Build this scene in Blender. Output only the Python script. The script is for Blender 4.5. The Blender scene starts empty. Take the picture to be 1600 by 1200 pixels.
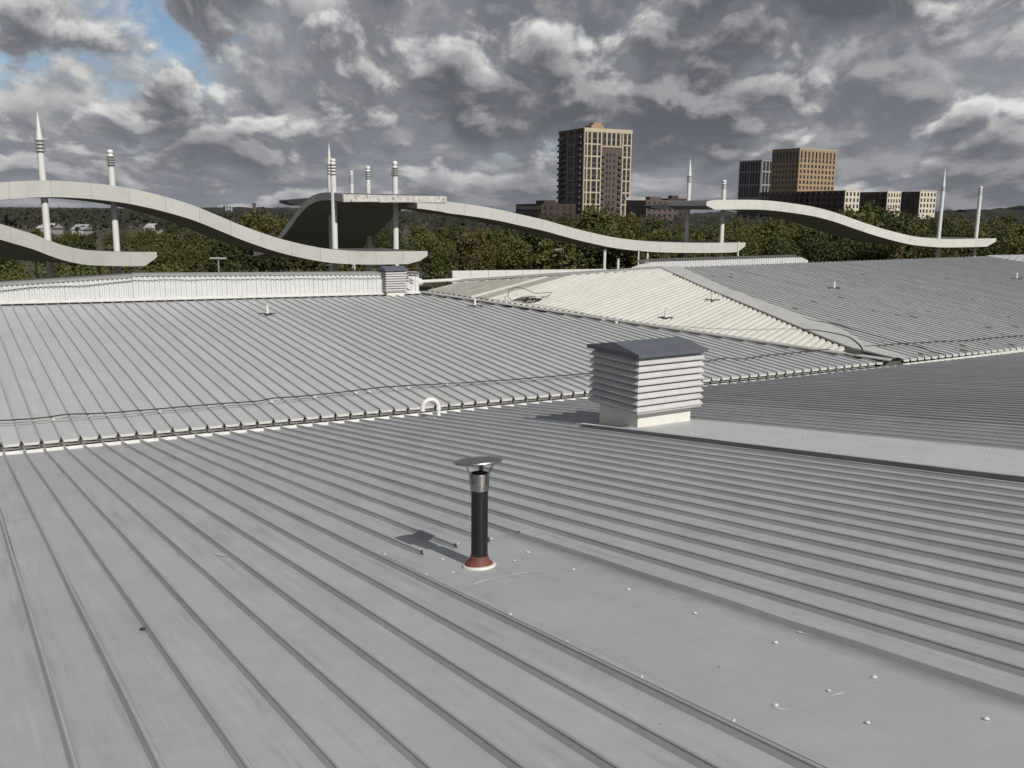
import bpy, bmesh, math, random
import numpy as np
from mathutils import Vector, Matrix
random.seed(7)
R = math.radians
scene = bpy.context.scene
col = scene.collection
V = Vector

# ------------------------------------------------------------------ camera
CAM = V((0, 0, 9.0))
F_PX, HOR, ROLL = 1430.0, 330.0, R(0.6)
TH = math.atan((600 - HOR) / F_PX)
FWD = V((0, math.cos(TH), -math.sin(TH)))
UPV = V((0, math.sin(TH), math.cos(TH)))
cr, sr = math.cos(ROLL), math.sin(ROLL)
RIGHT = V((1, 0, 0)) * cr + UPV * sr
UPC = UPV * cr - V((1, 0, 0)) * sr
cam_d = bpy.data.cameras.new('camera')
cam_d.sensor_width = 36.0
cam_d.lens = 36.0 * F_PX / 1600.0
cam_d.clip_end = 20000
cam_d.clip_start = 0.05
cam = bpy.data.objects.new('camera', cam_d)
m = Matrix.Identity(4)
for i in range(3):
    m[i][0], m[i][1], m[i][2], m[i][3] = RIGHT[i], UPC[i], -FWD[i], CAM[i]
cam.matrix_world = m
col.objects.link(cam)
scene.camera = cam

# ------------------------------------------------------------------ sky, sun, exposure
SUN_AZ, SUN_EL = 148.5, 40.0
world = bpy.data.worlds.new('World')
scene.world = world
world.use_nodes = True


class NT:
    """small helper for node trees"""
    def __init__(s, tree):
        s.t = tree

    def n(s, typ, ins=None, **kw):
        nd = s.t.nodes.new(typ)
        for k, v in kw.items():
            setattr(nd, k, v)
        if ins:
            for k, v in ins.items():
                sock = nd.inputs[k]
                if isinstance(v, bpy.types.NodeSocket):
                    s.t.links.new(v, sock)
                else:
                    sock.default_value = v
        return nd

    def math(s, op, a, b=0.0, c=0.0, clamp=False):
        nd = s.n('ShaderNodeMath', {0: a, 1: b, 2: c}, operation=op)
        nd.use_clamp = clamp
        return nd.outputs[0]

    def vmath(s, op, a, b=(0, 0, 0)):
        return s.n('ShaderNodeVectorMath', {0: a, 1: b}, operation=op).outputs[0]

    def noise(s, vec, scale, detail=4.0, rough=0.5, dist=0.0):
        return s.n('ShaderNodeTexNoise', {'Vector': vec, 'Scale': scale, 'Detail': detail, 'Roughness': rough, 'Distortion': dist}).outputs['Fac']

    def rng(s, v, a, b, c=0.0, d=1.0, smooth=True):
        nd = s.n('ShaderNodeMapRange', {0: v, 1: a, 2: b, 3: c, 4: d}, clamp=True)
        if smooth:
            nd.interpolation_type = 'SMOOTHSTEP'
        return nd.outputs[0]

    def mix(s, f, a, b):
        nd = s.n('ShaderNodeMix', data_type='RGBA')
        for k, v in ((0, f), (6, a), (7, b)):
            if isinstance(v, bpy.types.NodeSocket):
                s.t.links.new(v, nd.inputs[k])
            else:
                nd.inputs[k].default_value = v if k == 0 else (tuple(v) + (1,))[:4]
        return nd.outputs[2]


def build_sky():
    t = world.node_tree
    t.nodes.clear()
    k = NT(t)
    sky = k.n('ShaderNodeTexSky', sky_type='NISHITA')
    sky.sun_disc = False
    sky.sun_elevation = R(SUN_EL)
    sky.sun_rotation = R(SUN_AZ)
    sky.air_density = 1.0
    sky.dust_density = 0.4
    sky.ozone_density = 3.0
    d = k.n('ShaderNodeTexCoord').outputs['Generated']
    sep = k.n('ShaderNodeSeparateXYZ', {0: d})
    z = k.math('MAXIMUM', sep.outputs[2], 0.0)
    hyp = k.math('SQRT', k.math('MAXIMUM', k.math('SUBTRACT', 1.0, k.math('MULTIPLY', z, z)), 0.0004))
    az = k.math('ARCSINE', k.math('DIVIDE', sep.outputs[0], hyp))     # bearing, the same pattern ahead and behind

    def layer(dz, dx, seed, hs, vs_):
        # the cloud deck in perspective: heaps shrink and flatten toward the horizon
        zc = k.math('ADD', k.math('ADD', z, dz), 0.085)
        kk = k.math('MULTIPLY', k.math('POWER', k.math('DIVIDE', 1.0, zc), 0.12), hs)
        return k.n('ShaderNodeCombineXYZ', {0: k.math('MULTIPLY_ADD', k.math('ADD', az, dx), kk, seed[0]),
                                            1: k.math('MULTIPLY_ADD', k.math('LOGARITHM', zc, 2.718), vs_, seed[1]), 2: 0.0}).outputs[0]

    def noise2(vec, scale, detail, rough):
        return k.n('ShaderNodeTexNoise', {'Vector': vec, 'Scale': scale, 'Detail': detail, 'Roughness': rough}, noise_dimensions='2D')

    def density(vec):
        wv = noise2(vec, 2.4, 1.5, 0.5).outputs['Color']
        w2 = k.vmath('ADD', vec, k.vmath('MULTIPLY', k.vmath('SUBTRACT', wv, (0.5, 0.5, 0.5)), (0.17, 0.15, 0.0)))
        big = noise2(w2, 0.85, 1.0, 0.5).outputs[0]
        vo = k.n('ShaderNodeTexVoronoi', {'Vector': w2, 'Scale': 2.3, 'Detail': 1.4, 'Roughness': 0.5}, feature='F1', voronoi_dimensions='2D')
        vo.normalize = True
        puff = k.math('SUBTRACT', 1.0, vo.outputs['Distance'])        # rounded heaps
        fine = noise2(w2, 6.0, 4.0, 0.58).outputs[0]
        a = k.math('MULTIPLY_ADD', big, 0.52, k.math('MULTIPLY', puff, 0.32))
        return k.math('MULTIPLY_ADD', fine, 0.145, a)

    def deck(seed, hs, vs_, c0, c1, dz, l0, l1, t0, t1, base_thin, base_thick, top_thin, top_thick):
        d0 = density(layer(0.0, 0.0, seed, hs, vs_))
        d1 = density(layer(dz, dz * 0.5, seed, hs, vs_))
        cover = k.rng(d0, c0, c1)
        lit = k.rng(k.math('SUBTRACT', d0, d1), l0, l1)               # where a heap thins out upward: its sunlit top
        thick = k.rng(d0, t0, t1)
        return cover, k.mix(lit, k.mix(thick, base_thin, base_thick), k.mix(thick, top_thin, top_thick))

    S1, S2 = SEEDS
    cov1, col1 = deck(S1, 3.2, 1.25, 0.40, 0.50, 0.014, -0.02, 0.07, 0.46, 0.62, (0.30, 0.315, 0.345), (0.170, 0.178, 0.208), (0.66, 0.66, 0.64), (0.36, 0.362, 0.37))
    cov2, col2 = deck(S2, 3.6, 1.35, 0.51, 0.572, 0.012, -0.015, 0.075, 0.54, 0.66, (0.215, 0.224, 0.248), (0.118, 0.125, 0.144), (0.82, 0.815, 0.79), (0.34, 0.342, 0.352))
    low = k.rng(sep.outputs[2], 0.0, 0.11, 1.0, 0.0)                 # the far deck is seen edge-on and closes up
    cov1 = k.math('MAXIMUM', cov1, k.math('MULTIPLY', low, 1.5, clamp=True))
    cloud = k.mix(cov2, col1, col2)
    cloud = k.mix(k.math('MULTIPLY', low, 0.5), cloud, (0.225, 0.235, 0.268))
    cover = k.math('MAXIMUM', cov1, cov2)
    bg1 = k.n('ShaderNodeBackground', {0: sky.outputs[0], 1: 0.075})
    bg2 = k.n('ShaderNodeBackground', {0: cloud, 1: 1.0})
    mx = k.n('ShaderNodeMixShader', {0: cover, 1: bg1.outputs[0], 2: bg2.outputs[0]})
    k.n('ShaderNodeOutputWorld', {0: mx.outputs[0]})


SEEDS = ((18.1, 14.2), (5.3, 11.2))


build_sky()
sun_d = bpy.data.lights.new('sun', 'SUN')
sun_d.energy = 4.5
sun_d.angle = R(0.55)
sun_d.color = (1.0, 0.955, 0.885)
sun = bpy.data.objects.new('sun', sun_d)
SUNV = V((math.sin(R(SUN_AZ)) * math.cos(R(SUN_EL)), math.cos(R(SUN_AZ)) * math.cos(R(SUN_EL)), math.sin(R(SUN_EL))))
sun.rotation_euler = SUNV.to_track_quat('Z', 'Y').to_euler()
sun.location = (20, -30, 40)
col.objects.link(sun)
vs = scene.view_settings
vs.view_transform = 'Standard'
vs.look = 'None'
vs.exposure = 0.0
vs.gamma = 1.0
vs.use_curve_mapping = False
scene.render.resolution_x, scene.render.resolution_y = 1024, 768
world.cycles.sampling_method = 'NONE'
cy = scene.cycles
cy.max_bounces, cy.diffuse_bounces, cy.glossy_bounces, cy.transmission_bounces, cy.transparent_max_bounces = 4, 2, 2, 2, 4
cy.use_adaptive_sampling = True
cy.adaptive_threshold = 0.02

# ------------------------------------------------------------------ materials
MATS = {}


def mat(name, color, rough=0.6, var=0.12, scale=2.0, metal=0.0, bump=0.0, bscale=40.0, stain=None, stain_amt=0.0, stain_scale=1.0,
        stretch=(1, 1, 1), spec=0.5, rnd=0.0, coord='Object', streak=0.0, streak_col=(0.2, 0.2, 0.19), can=0.0):
    """one procedural material: base colour broken up by two noises, an optional stain colour, fine relief"""
    if name in MATS:
        return MATS[name]
    mt = bpy.data.materials.new(name)
    mt.use_nodes = True
    t = mt.node_tree
    t.nodes.clear()
    k = NT(t)
    tc = k.n('ShaderNodeTexCoord').outputs[coord]
    vec = k.vmath('MULTIPLY', tc, stretch)
    if rnd > 0:
        oi = k.n('ShaderNodeObjectInfo')
        off = k.math('MULTIPLY', oi.outputs['Random'], 57.0)
        vec = k.vmath('ADD', vec, k.n('ShaderNodeCombineXYZ', {0: off, 1: off, 2: off}).outputs[0])
    n1 = k.noise(vec, scale, 3.0, 0.6)
    n2 = k.noise(vec, scale * 9.3, 1.0, 0.6)
    f = k.math('ADD', k.math('MULTIPLY', n1, 0.65), k.math('MULTIPLY', n2, 0.35))
    c = V(color) * 0.82
    if stain is not None:
        stain = tuple(V(stain) * 0.82)
    lo = tuple(max(0, x * (1 - var * 1.6)) for x in c)
    hi = tuple(min(1, x * (1 + var * 1.6)) for x in c)
    cc = k.mix(k.rng(f, 0.25, 0.75, smooth=False), lo, hi)
    if rnd > 0:
        br = k.math('MULTIPLY_ADD', oi.outputs['Random'], 2 * rnd, 1 - rnd)
        cc = k.vmath('MULTIPLY', cc, k.n('ShaderNodeCombineXYZ', {0: br, 1: br, 2: br}).outputs[0])
    if stain is not None:
        ns = k.noise(vec, stain_scale, 4.0, 0.65, 0.6)
        cc = k.mix(k.rng(ns, 0.52, 0.72, 0.0, stain_amt), cc, stain)
    if streak > 0:
        # rain streaks and dust drawn out along the fall of the seams
        a_ = k.n('ShaderNodeVectorMath', {0: tc, 1: (0.848, 0.530, 0.0)}, operation='DOT_PRODUCT').outputs['Value']
        b_ = k.n('ShaderNodeVectorMath', {0: tc, 1: (-0.530, 0.848, 0.0)}, operation='DOT_PRODUCT').outputs['Value']
        sv = k.n('ShaderNodeCombineXYZ', {0: k.math('MULTIPLY', a_, 9.0), 1: k.math('MULTIPLY', b_, 0.55), 2: k.math('MULTIPLY', oi.outputs['Random'], 31.0) if rnd > 0 else 0.0}).outputs[0]
        s1 = k.noise(sv, 1.5, 3.0, 0.65)
        s2 = k.noise(sv, 0.45, 1.0, 0.6)
        m1 = k.math('MULTIPLY', k.rng(s1, 0.48, 0.74), k.rng(s2, 0.38, 0.62))
        cc = k.mix(k.math('MULTIPLY', m1, streak), cc, tuple(V(streak_col) * 0.82))
        cc = k.mix(k.math('MULTIPLY', k.rng(s1, 0.46, 0.28), streak * 0.55), cc, tuple(min(1.0, x * 1.22) for x in c))
    rg = k.rng(n2, 0.3, 0.7, max(0.02, rough - 0.08), min(1, rough + 0.08), smooth=False)
    b = k.n('ShaderNodeBsdfPrincipled', {'Base Color': cc, 'Roughness': rg, 'Metallic': metal, 'Specular IOR Level': spec})
    if bump > 0:
        nb = k.noise(vec, bscale, 2.0, 0.6)
        bp = k.n('ShaderNodeBump', {'Strength': bump, 'Distance': 0.02, 'Height': nb})
        if can > 0:
            nc = k.noise(vec, 1.3, 1.0, 0.5)
            b2 = k.n('ShaderNodeBump', {'Strength': can, 'Distance': 0.05, 'Height': nc, 'Normal': bp.outputs[0]})
            bp = b2
        t.links.new(bp.outputs[0], b.inputs['Normal'])
    k.n('ShaderNodeOutputMaterial', {0: b.outputs[0]})
    MATS[name] = mt
    return mt


ROOF_A = mat('grey_roof_paint', (0.42, 0.437, 0.445), 0.47, 0.06, 0.9, bump=0.10, bscale=9, streak=0.8, streak_col=(0.315, 0.32, 0.32), can=0.12, stain=(0.35, 0.362, 0.375), stain_amt=0.35, stain_scale=1.6, rnd=0.025, spec=0.35)
ROOF_B = mat('light_grey_roof_paint', (0.475, 0.492, 0.502), 0.47, 0.045, 0.8, bump=0.08, bscale=8, streak=0.4, streak_col=(0.37, 0.37, 0.36), can=0.10, stain=(0.42, 0.43, 0.425), stain_amt=0.4, stain_scale=1.2, rnd=0.03, spec=0.35)
ROOF_C = mat('cream_roof_paint', (0.615, 0.61, 0.565), 0.6, 0.06, 1.4, stain=(0.45, 0.42, 0.34), stain_amt=0.35, stain_scale=2.0, rnd=0.04, spec=0.3)
ROOF_C2 = mat('bare_dirty_cream_roof', (0.33, 0.32, 0.29), 0.75, 0.15, 1.8, stain=(0.20, 0.18, 0.14), stain_amt=0.6, stain_scale=1.5, rnd=0.08, spec=0.2)
ROOF_D = mat('weathered_dark_grey_roof', (0.475, 0.49, 0.495), 0.7, 0.09, 1.2, bump=0.15, bscale=12, stain=(0.40, 0.405, 0.40), stain_amt=0.5, stain_scale=1.3, rnd=0.05, spec=0.25)
EDGE = mat('white_cut_edge_coating', (0.68, 0.68, 0.655), 0.6, 0.1, 8.0, stain=(0.35, 0.34, 0.31), stain_amt=0.5, stain_scale=6, spec=0.3)
FLASH = mat('flashing_grey', (0.405, 0.424, 0.438), 0.45, 0.05, 0.7, bump=0.12, bscale=4, streak=0.35, streak_col=(0.32, 0.325, 0.325), can=0.2, stain=(0.36, 0.375, 0.39), stain_amt=0.4, stain_scale=1.1, spec=0.4)
FLASH_D = mat('hip_flashing_grey', (0.46, 0.465, 0.455), 0.6, 0.07, 1.2, stain=(0.36, 0.36, 0.345), stain_amt=0.5, stain_scale=1.4)
GUTTER = mat('gutter_dark_grey', (0.10, 0.098, 0.09), 0.7, 0.25, 5.0, stain=(0.03, 0.028, 0.024), stain_amt=0.8, stain_scale=3)
WHITE = mat('white_cladding', (0.67, 0.68, 0.685), 0.5, 0.05, 3.0, stain=(0.55, 0.55, 0.53), stain_amt=0.35, stain_scale=2.0, spec=0.35)
WHITEP = mat('white_plastic', (0.78, 0.78, 0.74), 0.4, 0.05, 5.0, stain=(0.5, 0.49, 0.44), stain_amt=0.3, stain_scale=6)
CREAMW = mat('white_kerb_paint', (0.76, 0.755, 0.69), 0.55, 0.05, 4.0, stain=(0.5, 0.48, 0.42), stain_amt=0.35, stain_scale=5)
LOUV = mat('louvre_grey_paint', (0.53, 0.53, 0.53), 0.5, 0.05, 4.0, stain=(0.35, 0.35, 0.34), stain_amt=0.4, stain_scale=5, rnd=0.03)
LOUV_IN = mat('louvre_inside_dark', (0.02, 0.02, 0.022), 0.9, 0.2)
LROOF = mat('vent_cap_slate_grey', (0.105, 0.115, 0.14), 0.55, 0.08, 4.0, stain=(0.16, 0.165, 0.175), stain_amt=0.4, stain_scale=4)
BLACKP = mat('black_pipe_plastic', (0.012, 0.012, 0.014), 0.38, 0.2, 10.0)
STEEL = mat('stainless_steel', (0.50, 0.48, 0.45), 0.32, 0.12, 12.0, metal=1.0, stain=(0.25, 0.22, 0.18), stain_amt=0.4, stain_scale=9)
STEELD = mat('tarnished_steel', (0.36, 0.355, 0.35), 0.42, 0.2, 12.0, metal=1.0)
RUBBER = mat('terracotta_rubber', (0.155, 0.050, 0.033), 0.7, 0.12, 14.0)
SEALANT = mat('white_sealant', (0.70, 0.69, 0.64), 0.6, 0.08, 20.0, stain=(0.45, 0.43, 0.38), stain_amt=0.4, stain_scale=14)
CABLE = mat('black_cable', (0.018, 0.017, 0.016), 0.6, 0.3, 10.0)
TAPE = mat('grey_conductor_tape', (0.30, 0.30, 0.29), 0.6, 0.15, 6.0)
DARKMET = mat('dark_plate', (0.05, 0.05, 0.052), 0.55, 0.25, 9.0)
FASC = mat('canopy_fascia_panel', (0.54, 0.54, 0.515), 0.6, 0.04, 1.3, stain=(0.38, 0.375, 0.345), stain_amt=0.35, stain_scale=1.0, rnd=0.045, spec=0.3)
FASC_W = mat('pale_canopy_fascia_panel', (0.58, 0.58, 0.555), 0.6, 0.04, 1.3, stain=(0.46, 0.455, 0.43), stain_amt=0.35, stain_scale=1.0, rnd=0.04, spec=0.3)
FASC_P = mat('peeling_white_fascia', (0.60, 0.59, 0.56), 0.7, 0.22, 3.0, stain=(0.09, 0.085, 0.08), stain_amt=1.0, stain_scale=2.6, stretch=(1.6, 1.6, 1.2))
SOFF = mat('canopy_soffit', (0.36, 0.355, 0.335), 0.7, 0.08, 0.5, stain=(0.27, 0.265, 0.245), stain_amt=0.4, stain_scale=0.5, spec=0.2)
DECK = mat('canopy_deck', (0.10, 0.10, 0.10), 0.8, 0.2, 0.6)
MAST = mat('white_mast_paint', (0.74, 0.74, 0.73), 0.45, 0.04, 2.0, stain=(0.5, 0.49, 0.46), stain_amt=0.35, stain_scale=1.5)
RINGM = mat('mast_ring_steel', (0.36, 0.36, 0.35), 0.5, 0.1, 5.0)
BARK = mat('bark', (0.06, 0.045, 0.032), 0.9, 0.3, 4.0)
BRICKT = mat('tan_brick', (0.52, 0.445, 0.325), 0.85, 0.08, 0.4, bump=0.2, bscale=3)
BRICKB = mat('brown_brick', (0.11, 0.082, 0.072), 0.85, 0.12, 0.4)
BRICKO = mat('orange_tan_brick', (0.36, 0.262, 0.165), 0.85, 0.1, 0.4)
BRICKR = mat('dark_red_brick', (0.055, 0.036, 0.030), 0.85, 0.15, 0.4)
CREAMB = mat('cream_brick', (0.68, 0.61, 0.50), 0.85, 0.08, 0.4)
DARKB = mat('charcoal_cladding_and_shade', (0.035, 0.036, 0.042), 0.6, 0.2, 0.5)
GREYF = mat('grey_frame_concrete', (0.30, 0.31, 0.33), 0.8, 0.1, 0.5)
BALC = mat('balcony_dark_grey', (0.075, 0.075, 0.085), 0.6, 0.2, 1.0, rnd=0.15)
GLASS = mat('dark_window_glass', (0.032, 0.034, 0.040), 0.12, 0.3, 0.6, rnd=0.4)
PALEW = mat('pale_render', (0.42, 0.42, 0.41), 0.8, 0.08, 0.6)
ROOFT = mat('far_roof_dark', (0.07, 0.062, 0.058), 0.8, 0.2, 0.8)
MOSS = mat('moss', (0.075, 0.075, 0.05), 0.95, 0.3, 9.0)
CHIP = mat('bare_metal_chip', (0.62, 0.62, 0.59), 0.5, 0.12, 9.0)


def leaf_mat():
    mt = bpy.data.materials.new('leaves')
    mt.use_nodes = True
    t = mt.node_tree
    t.nodes.clear()
    k = NT(t)
    oi = k.n('ShaderNodeObjectInfo')
    rp = k.n('ShaderNodeValToRGB', {0: oi.outputs['Random']})
    e = rp.color_ramp.elements
    e[0].position, e[0].color = 0.0, (0.030, 0.040, 0.016, 1)
    e[1].position, e[1].color = 1.0, (0.066, 0.056, 0.024, 1)
    for p, c in ((0.3, (0.046, 0.055, 0.019, 1)), (0.55, (0.068, 0.070, 0.025, 1)), (0.75, (0.054, 0.058, 0.026, 1)), (0.9, (0.078, 0.070, 0.026, 1))):
        x = e.new(p)
        x.color = c
    geo = k.n('ShaderNodeNewGeometry')
    rpi = geo.outputs['Random Per Island']
    br = k.rng(rpi, 0.0, 1.0, 1.15, 1.95, smooth=False)
    cc = k.vmath('MULTIPLY', rp.outputs[0], k.n('ShaderNodeCombineXYZ', {0: br, 1: br, 2: k.math('MULTIPLY', br, 0.9)}).outputs[0])
    tw = k.math('GREATER_THAN', rpi, 0.93)
    cc = k.mix(k.math('MULTIPLY', tw, 0.4), cc, (0.12, 0.095, 0.03))
    b = k.n('ShaderNodeBsdfPrincipled', {'Base Color': cc, 'Roughness': 0.75, 'Specular IOR Level': 0.25})
    tr = k.n('ShaderNodeBsdfTranslucent', {'Color': cc})
    mx = k.n('ShaderNodeMixShader', {0: 0.30, 1: b.outputs[0], 2: tr.outputs[0]})
    k.n('ShaderNodeOutputMaterial', {0: mx.outputs[0]})
    return mt


LEAF = leaf_mat()

# ------------------------------------------------------------------ helpers
ORG = {}


def tag(o, label, cat, group=None):
    o['label'] = label
    o['category'] = cat
    if group:
        o['group'] = group
    return o


def thing(name, label, cat, loc, group=None, rotz=0.0):
    o = bpy.data.objects.new(name, None)
    o.empty_display_size = 0.3
    col.objects.link(o)
    o.location = loc
    o.rotation_euler = (0, 0, rotz)
    ORG[o.name] = V(loc)
    return tag(o, label, cat, group)


def mesh(name, verts, faces, mats, parent=None, idx=None, smooth=False):
    """link one mesh object; vertices in world space, stored relative to the parent's place"""
    me = bpy.data.meshes.new(name)
    org = ORG[parent.name] if parent is not None else V((0, 0, 0))
    me.from_pydata([(v[0] - org[0], v[1] - org[1], v[2] - org[2]) for v in verts], [], faces)
    if not isinstance(mats, (list, tuple)):
        mats = [mats]
    for mt in mats:
        me.materials.append(mt)
    if idx is not None:
        me.polygons.foreach_set('material_index', idx)
    if smooth:
        me.polygons.foreach_set('use_smooth', [True] * len(me.polygons))
    me.update()
    o = bpy.data.objects.new(name, me)
    col.objects.link(o)
    if parent is not None:
        o.parent = parent
    ORG[o.name] = org
    return o


def place_copy(src, loc, parent=None, rot=None, scale=None):
    o = src.copy()
    col.objects.link(o)
    if parent is not None:
        o.parent = parent
        o.location = V(loc) - ORG[parent.name]
    else:
        o.location = loc
    if rot is not None:
        o.rotation_euler = rot
    if scale is not None:
        o.scale = scale
    return o


class MB:
    """collects boxes, tubes, lathes in world space"""
    def __init__(s):
        s.v, s.f, s.i = [], [], []

    def quad(s, a, b, c, d, mi=0):
        n = len(s.v)
        s.v += [a, b, c, d]
        s.f.append((n, n + 1, n + 2, n + 3))
        s.i.append(mi)

    def hexa(s, b4, t4, mi=0):
        """b4, t4: bottom and top loops, counter-clockwise seen from above"""
        n = len(s.v)
        s.v += list(b4) + list(t4)
        for q in ((3, 2, 1, 0), (4, 5, 6, 7), (0, 1, 5, 4), (1, 2, 6, 5), (2, 3, 7, 6), (3, 0, 4, 7)):
            s.f.append(tuple(n + j for j in q))
            s.i.append(mi)

    def box(s, o, ax, ay, az, x0, x1, y0, y1, z0, z1, mi=0):
        P = lambda x, y, z: o + ax * x + ay * y + az * z
        s.hexa([P(x0, y0, z0), P(x1, y0, z0), P(x1, y1, z0), P(x0, y1, z0)], [P(x0, y0, z1), P(x1, y0, z1), P(x1, y1, z1), P(x0, y1, z1)], mi)

    def tube(s, pts, r, seg=8, mi=0, caps=True):
        pts = [V(p) for p in pts]
        rs = r if isinstance(r, (list, tuple)) else [r] * len(pts)
        rings = []
        ref = None
        for j, p in enumerate(pts):
            d = (pts[min(j + 1, len(pts) - 1)] - pts[max(j - 1, 0)]).normalized()
            if ref is None:
                ref = V((0, 0, 1)) if abs(d.z) < 0.9 else V((1, 0, 0))
            u = d.cross(ref).normalized()
            w = u.cross(d).normalized()
            ref = w
            n = len(s.v)
            for q in range(seg):
                a = 2 * math.pi * q / seg
                s.v.append(p + (u * math.cos(a) + w * math.sin(a)) * rs[j])
            rings.append(n)
        for a, b in zip(rings[:-1], rings[1:]):
            for q in range(seg):
                s.f.append((a + q, a + (q + 1) % seg, b + (q + 1) % seg, b + q))
                s.i.append(mi)
        if caps:
            s.f.append(tuple(rings[0] + q for q in range(seg))[::-1])
            s.f.append(tuple(rings[-1] + q for q in range(seg)))
            s.i += [mi, mi]

    def lathe(s, o, prof, seg=20, mi=0, axis=V((0, 0, 1)), cap=True):
        """prof: (radius, height)"""
        u = axis.orthogonal().normalized()
        w = axis.cross(u)
        n0 = len(s.v)
        for r_, h_ in prof:
            for q in range(seg):
                a = 2 * math.pi * q / seg
                s.v.append(o + axis * h_ + (u * math.cos(a) + w * math.sin(a)) * r_)
        for j in range(len(prof) - 1):
            a, b = n0 + j * seg, n0 + (j + 1) * seg
            for q in range(seg):
                s.f.append((a + q, a + (q + 1) % seg, b + (q + 1) % seg, b + q))
                s.i.append(mi)
        if cap:
            s.f.append(tuple(n0 + q for q in range(seg))[::-1])
            s.f.append(tuple(n0 + (len(prof) - 1) * seg + q for q in range(seg)))
            s.i += [mi, mi]

    def build(s, name, mats, parent=None, smooth=False):
        return mesh(name, s.v, s.f, mats, parent, s.i if isinstance(mats, (list, tuple)) else None, smooth)


def auto_smooth(o, ang=40):
    me = o.data
    me.polygons.foreach_set('use_smooth', [True] * len(me.polygons))
    try:
        me.set_sharp_from_angle(angle=R(ang))
    except Exception:
        pass
    return o


def ray(u, v):
    return RIGHT * ((u - 800) / F_PX) + UPC * ((600 - v) / F_PX) + FWD


def at(u, v, y):
    """the point y metres ahead seen in that direction"""
    r = ray(u, v)
    return CAM + r * (y / r.y)


def hit(n, p, u, v):
    r = ray(u, v)
    return CAM + r * (n.dot(p - CAM) / n.dot(r))


def on_vertical(u, v, p0, p1):
    """where the line of sight meets the upright plane through the plan line p0-p1"""
    d = V((p1.x - p0.x, p1.y - p0.y, 0))
    n = V((d.y, -d.x, 0)).normalized()
    return hit(n, p0, u, v)


Z = V((0, 0, 1))
X = V((1, 0, 0))
Y = V((0, 1, 0))

# ------------------------------------------------------------------ roof planes (measured; the camera stands on the near roof)
GD = V((0.88379, 0.46788, 0)).normalized()        # along the valley gutter
HP = V((-GD.y, GD.x, 0))                          # level, across the gutter, away from the camera
SP = 0.305                                        # seam spacing
nA = V((-0.06129, 0.11577, 0.99138)).normalized()
vA = V((-0.52240, 0.84263, -0.13070)).normalized()
GP = CAM + V((3.19703, 20.87439, -4.09606))
E0 = GP + HP * 0.30 + Z * 0.08
nB = V((0.03548, -0.06702, 0.99712)).normalized()
vB = V((-0.53341, 0.84247, 0.07561)).normalized()
nD = V((0.05312, -0.10035, 0.99353)).normalized()
vD = (V((vB.x, vB.y, 0)).normalized() * math.cos(R(6.5)) + Z * math.sin(R(6.5)))
nC = V((0.00818, -0.11517, 0.99331)).normalized()
vC = V((0.55501, 0.82682, 0.09129)).normalized()
PC = CAM + V((9.83134, 25.77394, -3.94562))


class Plane:
    def __init__(s, n, p, S):
        s.n = n.normalized()
        s.S = (S - s.n * S.dot(s.n)).normalized()
        s.W = s.S.cross(s.n).normalized()
        s.O = CAM + s.n * s.n.dot(p - CAM)
        s.p = p

    def P(s, sv, w, h=0.0):
        return s.O + s.S * sv + s.W * w + s.n * h

    def sw(s, p):
        d = p - s.O
        return d.dot(s.S), d.dot(s.W)

    def px(s, u, v):
        return hit(s.n, s.p, u, v)

    def line(s, a, b):
        """s as a function of w along the line a-b (world points)"""
        sa, wa = s.sw(a)
        sb, wb = s.sw(b)
        return lambda w: sa + (sb - sa) * (w - wa) / (wb - wa)


PA = Plane(nA, CAM - nA * 1.84, -vA)              # s runs up the slope toward and past the camera; w grows to the LEFT
PA.W = -PA.W                                      # make w grow to the right
PB = Plane(nB, E0, vB)
PD = Plane(nD, E0, vD)
PC_ = Plane(nC, PC, vC)


def off_a(t):
    return -0.22 + 0.45 * (t / 13.0) ** 2 if abs(t) < 16 else -0.22 + 0.45 * (16 / 13.0) ** 2


def off_b(t):
    return 0.02 + 0.12 * min(1.4, (t / 12.5) ** 2)


def eave(pl, base, off, sign):
    sb, wb = pl.sw(base)
    gs, gw = GD.dot(pl.S), GD.dot(pl.W)

    def f(w):
        t = (w - wb) / gw
        return sb + t * gs + sign * off(t)
    return f


sA0 = eave(PA, GP, off_a, -1)
sB0 = eave(PB, E0, off_b, 1)
sD0 = eave(PD, E0, off_b, 1)
RIDGE0, RIDGE1 = PB.px(0, 477), PB.px(655, 460)
ridge_dir = (RIDGE1 - RIDGE0).normalized()
ridge_f = PB.line(RIDGE0, RIDGE1)
VALL1 = PB.px(1388, 568)
vall_f = PB.line(RIDGE1, VALL1)

SEAM_NEAR = [(.011, .034), (.022, .007), (.037, 0), (.100, 0), (.1025, .0011), (.105, 0), (.200, 0), (.2025, .0011), (.205, 0),
             (.268, 0), (.283, .007), (.294, .034), (.2945, .037), (.294, .046), (.300, .053), (.310, .053), (.316, .046), (.3155, .037), (.314, .034)]
SEAM_FAR = [(.007, .036), (.013, .020), (.032, 0), (.273, 0), (.292, .020), (.298, .036), (.292, .044), (.298, .058), (.312, .058), (.318, .044), (.312, .036)]


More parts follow.
